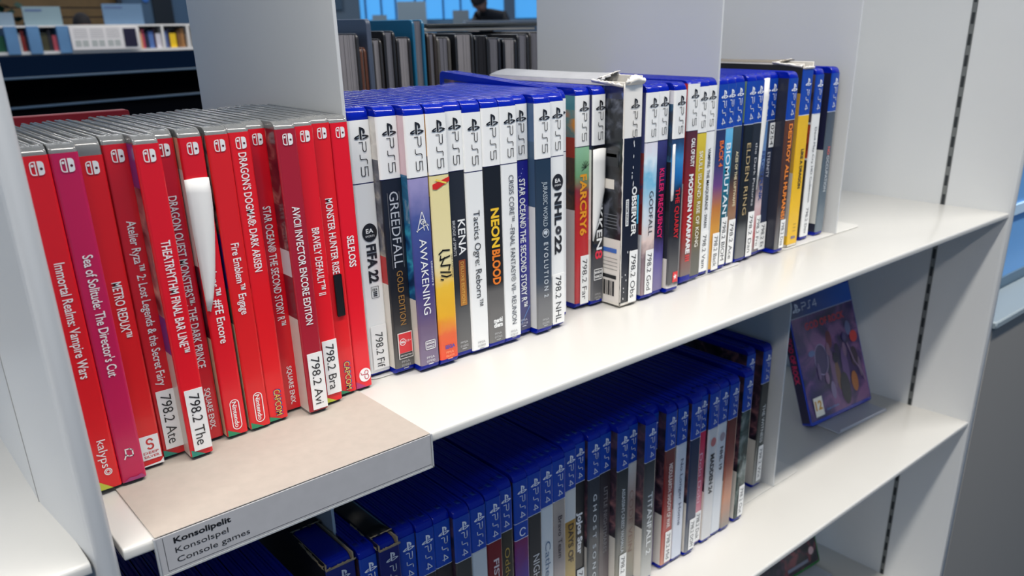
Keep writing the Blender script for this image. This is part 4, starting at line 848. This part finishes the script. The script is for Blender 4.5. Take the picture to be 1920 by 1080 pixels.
# lit bookcase at the back
BY = 8.6
t = thing('display_bookcase', 'white lit bookcase far behind, its top row full of books and notices', 'bookcase', (1.0, BY, FZ))
LW = mat((232, 228, 222), .5)
bxo('back_panel', 0, 3.3, .32, .35, 0, 1.366, LW, t); bxo('top_board', 0, 3.3, 0, .35, 1.352, 1.368, LW, t)
bxo('shelf', 0, 3.3, 0, .32, 1.125, 1.150, LW, t); bxo('front_panel', 0, 3.3, 0.01, .03, 0, 1.125, mat((110, 124, 130), .6), t)
for x in (1.745, 1.976, 2.22): bxo('partition', x, x+.02, 0, .32, 1.15, 1.352, LW, t)
EP = mat((98, 142, 184), .5, noise=.1, nscale=8)
for i, x in enumerate((.630, .807, 1.048)):
    o = bxo('end_panel', x, x+.098, -.02, .30, 1.13, 1.362, EP, t)
bks = [(.560, .065, (20, 86, 56)), (.735, .020, (214, 206, 200)), (.757, .030, (150, 40, 32)), (.788, .018, (52, 20, 30)), (.912, .060, (70, 66, 40)), (.975, .030, (44, 40, 46)), (1.010, .034, (206, 88, 100)),
       (1.765, .026, (226, 170, 120)), (1.793, .022, (190, 70, 90)), (1.818, .034, (30, 30, 60)), (1.855, .045, (84, 116, 176)), (1.903, .016, (70, 40, 60)), (1.922, .048, (226, 220, 226)), (2.000, .032, (90, 110, 160)), (2.034, .018, (50, 40, 70)), (2.055, .060, (240, 196, 20)), (2.128, .030, (130, 90, 50)), (2.162, .034, (170, 120, 70))]
for i, (x, w_, c) in enumerate(bks):
    b = thing('paperback_book', 'small %s book in the far lit bookcase' % (('green', 'cream', 'brick red', 'maroon', 'olive', 'charcoal', 'coral pink', 'peach', 'rose', 'navy', 'sky blue', 'plum', 'white', 'slate blue', 'violet', 'bright yellow', 'brown', 'tan')[i],), 'book', (1.0+x, BY+.03, FZ+1.150), 0, 'books in the far bookcase')
    h = .135+.02*((i*7) % 3)
    bxo('cover', 0, w_, 0, .14, 0, h, mat(c, .6), b); bxo('page_block', .003, w_-.003, .004, .138, .003, h+.001, PG, b)
t = thing('notice_panel', 'white notice with three printed columns and a dark picture on the far bookcase', 'notice', (2.150, BY-.03, FZ+1.150))
bm = bmesh.new(); I = Ink(); box(bm, 0, .59, 0, .012, 0, .200, I(mat((240, 234, 230), .5)), .002, 1)
for c0 in (.03, .17, .31):
    for r0 in range(5): rectp(bm, c0, c0+.115, .105+r0*.018, .111+r0*.018, -.0005, I((176, 172, 170)))
    for r0 in range(2): rectp(bm, c0+r0*.062, c0+.05+r0*.062, .03, .085, -.0005, I((190, 192, 186)))
mesh_obj('sheet', bm, I.m, t)
bxo('dark_picture', .46, .575, -.004, 0, .022, .185, mat((44, 38, 58), .3), t)
for i, (x, z, w_, h, c, lb) in enumerate(((1.53, 1.385, .22, .11, (120, 140, 156), 'pale sign board on the far bookcase, leftmost'), (1.83, 1.372, .31, .16, (124, 146, 154), 'pale sign board on the far bookcase, left of the brown wall boards'), (2.50, 1.372, .36, .185, (96, 124, 152), 'blue-grey sign board on the far bookcase, right of the small dark head'))):
    t = thing('sign_board', lb, 'sign', (x, BY+.1, FZ+1.368))
    bxo('board', 0, w_, 0, .012, 0, h, mat(c, .5), t); bxo('lettering_strip', .02, w_*.5, -.002, 0, h-.04, h-.024, mat((84, 104, 140), .5), t)

# far walls
WY = 13.0
bm = bmesh.new(); box(bm, 1.0, 5.35, WY, WY+.1, FZ, 3.2)
for i in range(36): box(bm, 1.0, 3.88, WY-.03, WY, FZ+.05+i*.12, FZ+.155+i*.12, 1)
struct('wall_back', bm, [mat((44, 58, 76), .7), mat((122, 94, 54), .6, noise=.25, nscale=5)])
bm = bmesh.new(); box(bm, 3.88, 6.60, WY-.12, WY-.02, FZ, 3.2); struct('wall_left', bm, mat((80, 108, 134), .6))
bm = bmesh.new(); box(bm, 4.33, 4.60, WY-.16, WY-.11, FZ, .64); struct('door_1', bm, mat((18, 30, 40), .6))
t = thing('column', 'dark slim post at the corner of the far brown wall', 'post', (3.85, WY-.20, FZ)); bxo('shaft', 0, .06, 0, .06, 0, 4, mat((36, 44, 54), .5), t)
t = thing('door_sign', 'small round blue sign beside the dark far doorway', 'sign', (4.25, WY-.14, .60)); bm = bmesh.new(); disc(bm, 0, 0, .05, .05, 0, 0, 16); bmesh.ops.solidify(bm, geom=bm.faces[:], thickness=.01); mesh_obj('disc_plate', bm, mat((60, 120, 200), .4), t)
bm = bmesh.new()
for i in range(260):
    a, rr_, z = R.uniform(0, 2*PI), R.uniform(0, .55), R.uniform(0, 1.2); p = Vector((rr_*math.cos(a), rr_*math.sin(a), z)); q = Vector((R.uniform(-1, 1), R.uniform(-1, 1), R.uniform(-.6, .6))).normalized()*.13; s = q.cross(Vector((0, 0, 1))).normalized()*.05
    bm.faces.new([bm.verts.new(v) for v in (p, p+q*.5+s, p+q, p+q*.5-s)])
t = thing('potted_tree', 'dark green indoor tree at the far left edge', 'plant', (1.80, 11.0, FZ))
o = mesh_obj('foliage', bm, mat((12, 58, 42), .5), t); o.location = (0, 0, 1.25)
bm = bmesh.new(); bmesh.ops.create_cone(bm, cap_ends=True, segments=12, radius1=.05, radius2=.03, depth=1.4, matrix=Matrix.Translation((0, 0, .9))); mesh_obj('trunk', bm, mat((70, 54, 40), .8), t)
bm = bmesh.new(); bmesh.ops.create_cone(bm, cap_ends=True, segments=20, radius1=.18, radius2=.24, depth=.4, matrix=Matrix.Translation((0, 0, .2))); mesh_obj('pot', bm, mat((60, 62, 66), .6), t)

# window wall, seen between the first two dividers: runs square to our line of sight
wa = math.radians(-34); WD = 14.0
def wp(ang): return
WO = Vector((-.0123+WD*math.sin(math.radians(34)), -.3584+WD*math.cos(math.radians(34)), 0))
def wthing(name, label, cat, u, z, dist=0.0, grp=None):
    ex = Vector((math.cos(wa), math.sin(wa), 0)); ey = Vector((-ex.y, ex.x, 0)); p = WO+ex*u-ey*dist
    return thing(name, label, cat, (p.x, p.y, z), wa, grp)
def wbox(name, u0, u1, y0, y1, z0, z1, m):
    o = bxo(name, u0, u1, y0, y1, z0, z1, m); o.location = (WO.x, WO.y, 0); o.rotation_euler = (0, 0, wa); return o
o = wbox('wall_right', -1.55, 3.2, -.02, .15, FZ, .285, mat((74, 110, 142), .6)); o['kind'] = 'structure'
o = wbox('wall_right', -1.75, -.93, -.1, .12, .285, 3.0, mat((104, 122, 136), .6)); o['kind'] = 'structure'
win = thing('window_1', None, None, (WO.x, WO.y, 0), wa); win['kind'] = 'structure'
bxo('window_glass', -.95, 3.2, .03, .04, .285, 3.0, mat((86, 176, 244), .2, emit=.7), win)
FR = mat((40, 110, 170), .4)
for u in (-.86, -.62, -.40, -.10, .05, .33, .60, .86): bxo('mullion', u, u+.028, 0, .05, .285, 3.0, FR, win)
bxo('window_sill', -.95, 3.2, -.05, .05, .262, .285, mat((60, 110, 150), .5), win)
bxo('window_post', 1.29, 1.46, -.06, .05, .262, 3.0, mat((110, 130, 146), .5), win)
t = wthing('wall_screen', 'dark grey screen on the wall left of the far windows', 'screen', -1.60, .43, .14); bxo('panel', 0, .42, 0, .02, 0, .5, mat((64, 92, 112), .4), t)
for u, z0, w_, h, c, lb in ((-.30, .25, .44, .235, (120, 138, 150), 'large pale sign board standing before the far windows'), (.40, .25, .25, .125, (104, 118, 128), 'small grey sign board standing before the far windows'), (-.62, .25, .22, .08, (112, 132, 146), 'low pale board left of the large sign before the windows')):
    t = wthing('sign_board', lb, 'sign', u, z0, 2.5); bxo('board', 0, w_*.83, 0, .015, -.3, h, mat(c, .5), t)
t = wthing('low_bookcase', 'white low bookcase the person in black leans over', 'bookcase', .45, FZ, 4.6)
CT = mat((124, 146, 164), .45)
bxo('top_board', 0, .80, -.02, .36, 1.345, 1.362, mat((150, 158, 168), .4), t); bxo('side_panel', 0, .03, 0, .35, 0, 1.345, CT, t); bxo('side_panel', .77, .80, 0, .35, 0, 1.345, CT, t)
bxo('back_panel', .03, .77, .33, .35, 0, 1.345, CT, t); bxo('front_panel', .30, .77, 0, .03, 0, 1.345, mat((96, 112, 130), .5), t); bxo('shelf', .03, .77, .03, .33, 1.10, 1.12, CT, t)
t = wthing('low_bookcase', 'blue-grey long bookcase in front of the far windows', 'bookcase', -1.0, FZ, 2.2)
bxo('body', 0, 3.6, 0, .35, 0, 1.355, mat((84, 124, 158), .5), t); bxo('top_board', -.01, 3.61, -.01, .36, 1.355, 1.375, mat((96, 132, 160), .5), t)
t = wthing('paperback_book', 'pale pinkish book block on the far bookcase left of the person', 'book', .47, FZ+1.12, 4.56); bxo('cover', 0.01, .13, 0, .16, 0, .20, mat((206, 190, 180), .6), t); bxo('page_block', .012, .128, .002, .155, .002, .203, PG, t)
t = wthing('paperback_book', 'black book on the far bookcase below the person', 'book', .62, FZ+1.12, 4.56); bxo('cover', 0.01, .10, 0, .16, 0, .20, mat((10, 12, 20), .6), t); bxo('page_block', .012, .098, .002, .155, .002, .203, PG, t)

# ------------------------------------------------------------------ the person in black
t = wthing('person', 'person in a black beanie and black jacket bending over the far white bookcase', 'person', .60, FZ, 4.0)
def skin(name, verts, edges, m, parent, sub=2):
    me = bpy.data.meshes.new(name); me.from_pydata([v[:3] for v in verts], edges, []); me.materials.append(m)
    o = bpy.data.objects.new(name, me); COL.objects.link(o); o.parent = parent
    sk = o.modifiers.new('skin', 'SKIN'); sk.use_smooth_shade = True
    for i, v in enumerate(verts):
        r_ = v[3]; me.skin_vertices[0].data[i].radius = (r_, r_*(v[4] if len(v) > 4 else 1.0))
    me.skin_vertices[0].data[0].use_root = True
    s = o.modifiers.new('sub', 'SUBSURF'); s.levels = sub; s.render_levels = sub
    return o
# local frame: x to the right in view, -y towards us
body = [(.30, .28, .95, .15, .8), (.27, .20, 1.16, .15, .8), (.22, .05, 1.34, .17, .75), (.16, -.04, 1.44, .13, .8), (.10, -.07, 1.47, .055), (.06, -.10, 1.50, .055),
        (.21, .28, .90, .085), (.20, .27, .50, .06), (.20, .30, .09, .045), (.20, .18, .04, .04),
        (.39, .28, .90, .085), (.40, .27, .50, .06), (.40, .30, .09, .045), (.40, .18, .04, .04),
        (.31, -.02, 1.42, .06), (.36, -.10, 1.30, .048), (.24, -.24, 1.27, .036), (.17, -.30, 1.275, .028),
        (.03, .02, 1.41, .06), (-.04, -.10, 1.30, .048), (.06, -.24, 1.275, .036), (.11, -.31, 1.275, .028)]
be = [(0, 1), (1, 2), (2, 3), (3, 4), (4, 5), (0, 6), (6, 7), (7, 8), (8, 9), (0, 10), (10, 11), (11, 12), (12, 13), (3, 14), (14, 15), (15, 16), (16, 17), (3, 18), (18, 19), (19, 20), (20, 21)]
skin('body', body, be, mat((16, 18, 26), .8), t)
bm = bmesh.new(); bmesh.ops.create_uvsphere(bm, u_segments=20, v_segments=14, radius=.10)
for v in bm.verts:
    v.co.x *= .80; v.co.y *= .95; v.co.z *= 1.2
    if v.co.y < -.06 and abs(v.co.x) < .02 and -.03 < v.co.z < .02: v.co.y -= .02
    if v.co.z < -.05: v.co.x *= .85
for f in bm.faces: f.smooth = True
for s in (-1, 1):
    bmesh.ops.create_uvsphere(bm, u_segments=8, v_segments=6, radius=.010, matrix=Matrix.Translation((s*.03, -.088, .012)))
    bmesh.ops.create_uvsphere(bm, u_segments=8, v_segments=6, radius=.022, matrix=Matrix.Translation((s*.082, .005, -.005)) @ Matrix.Diagonal((.4, .8, 1.2, 1)))
o = mesh_obj('head', bm, mat((122, 92, 80), .6), t); o.location = (.045, -.135, 1.555); o.rotation_euler = (math.radians(38), math.radians(-28), 0)
bm = bmesh.new(); bmesh.ops.create_uvsphere(bm, u_segments=20, v_segments=14, radius=.108)
bmesh.ops.delete(bm, geom=[v for v in bm.verts if v.co.z < .012], context='VERTS')
for v in bm.verts: v.co.x *= .84; v.co.z *= 1.22
for f in bm.faces: f.smooth = True
c = mesh_obj('beanie', bm, mat((12, 14, 22), .9), o); c.location = (0, .006, .012); sd = c.modifiers.new('thick', 'SOLIDIFY'); sd.thickness = .006
for sx, hx in ((.17, 1), (.11, -1)):
    hv = [(sx, -.32, 1.275, .022), (sx, -.37, 1.270, .026)]; he = [(0, 1)]
    for k in range(4):
        a = len(hv); hv += [(sx+(k-1.5)*.014, -.40, 1.266, .009), (sx+(k-1.5)*.016, -.425-.004*(1.5-abs(k-1.5)), 1.262, .0085), (sx+(k-1.5)*.016, -.440, 1.257, .0075)]; he += [(1, a), (a, a+1), (a+1, a+2)]
    a = len(hv); hv += [(sx-hx*.030, -.36, 1.268, .010), (sx-hx*.042, -.385, 1.263, .009)]; he += [(1, a), (a, a+1)]
    skin('hand', hv, he, mat((150, 110, 92), .6), t, 1)
t = thing('person', 'person far left whose dark hair just shows above the bookcase', 'person', (2.50, BY+.9, FZ))
hb = [(0, 0, .95, .14, .7), (0, 0, 1.16, .15, .7), (0, -.01, 1.30, .10), (0, -.02, 1.36, .05), (-.09, 0, .90, .08), (-.09, 0, .5, .06), (-.09, 0, .08, .045), (-.09, -.12, .04, .04), (.09, 0, .90, .08), (.09, 0, .5, .06), (.09, 0, .08, .045), (.09, -.12, .04, .04),
      (-.20, 0, 1.26, .05), (-.24, 0, .98, .04), (-.22, -.06, .76, .03), (.20, 0, 1.26, .05), (.24, 0, .98, .04), (.22, -.06, .76, .03)]
skin('body', hb, [(0, 1), (1, 2), (2, 3), (0, 4), (4, 5), (5, 6), (6, 7), (0, 8), (8, 9), (9, 10), (10, 11), (2, 12), (12, 13), (13, 14), (2, 15), (15, 16), (16, 17)], mat((30, 32, 40), .8), t)
bm = bmesh.new(); bmesh.ops.create_uvsphere(bm, u_segments=16, v_segments=12, radius=.09)
for v in bm.verts: v.co.x *= .82; v.co.z *= 1.15
for f in bm.faces: f.smooth = True
o = mesh_obj('head', bm, mat((140, 104, 88), .6), t); o.location = (0, -.03, 1.375)
bm = bmesh.new(); bmesh.ops.create_uvsphere(bm, u_segments=16, v_segments=12, radius=.098)
bmesh.ops.delete(bm, geom=[v for v in bm.verts if v.co.z < .0 and v.co.y < .02], context='VERTS')
for v in bm.verts: v.co.x *= .86; v.co.z *= 1.12
for f in bm.faces: f.smooth = True
c = mesh_obj('hair', bm, mat((22, 18, 20), .8), o); c.location = (0, .004, .006)

bpy.data.objects.remove(tobj); bpy.data.curves.remove(tcurve)
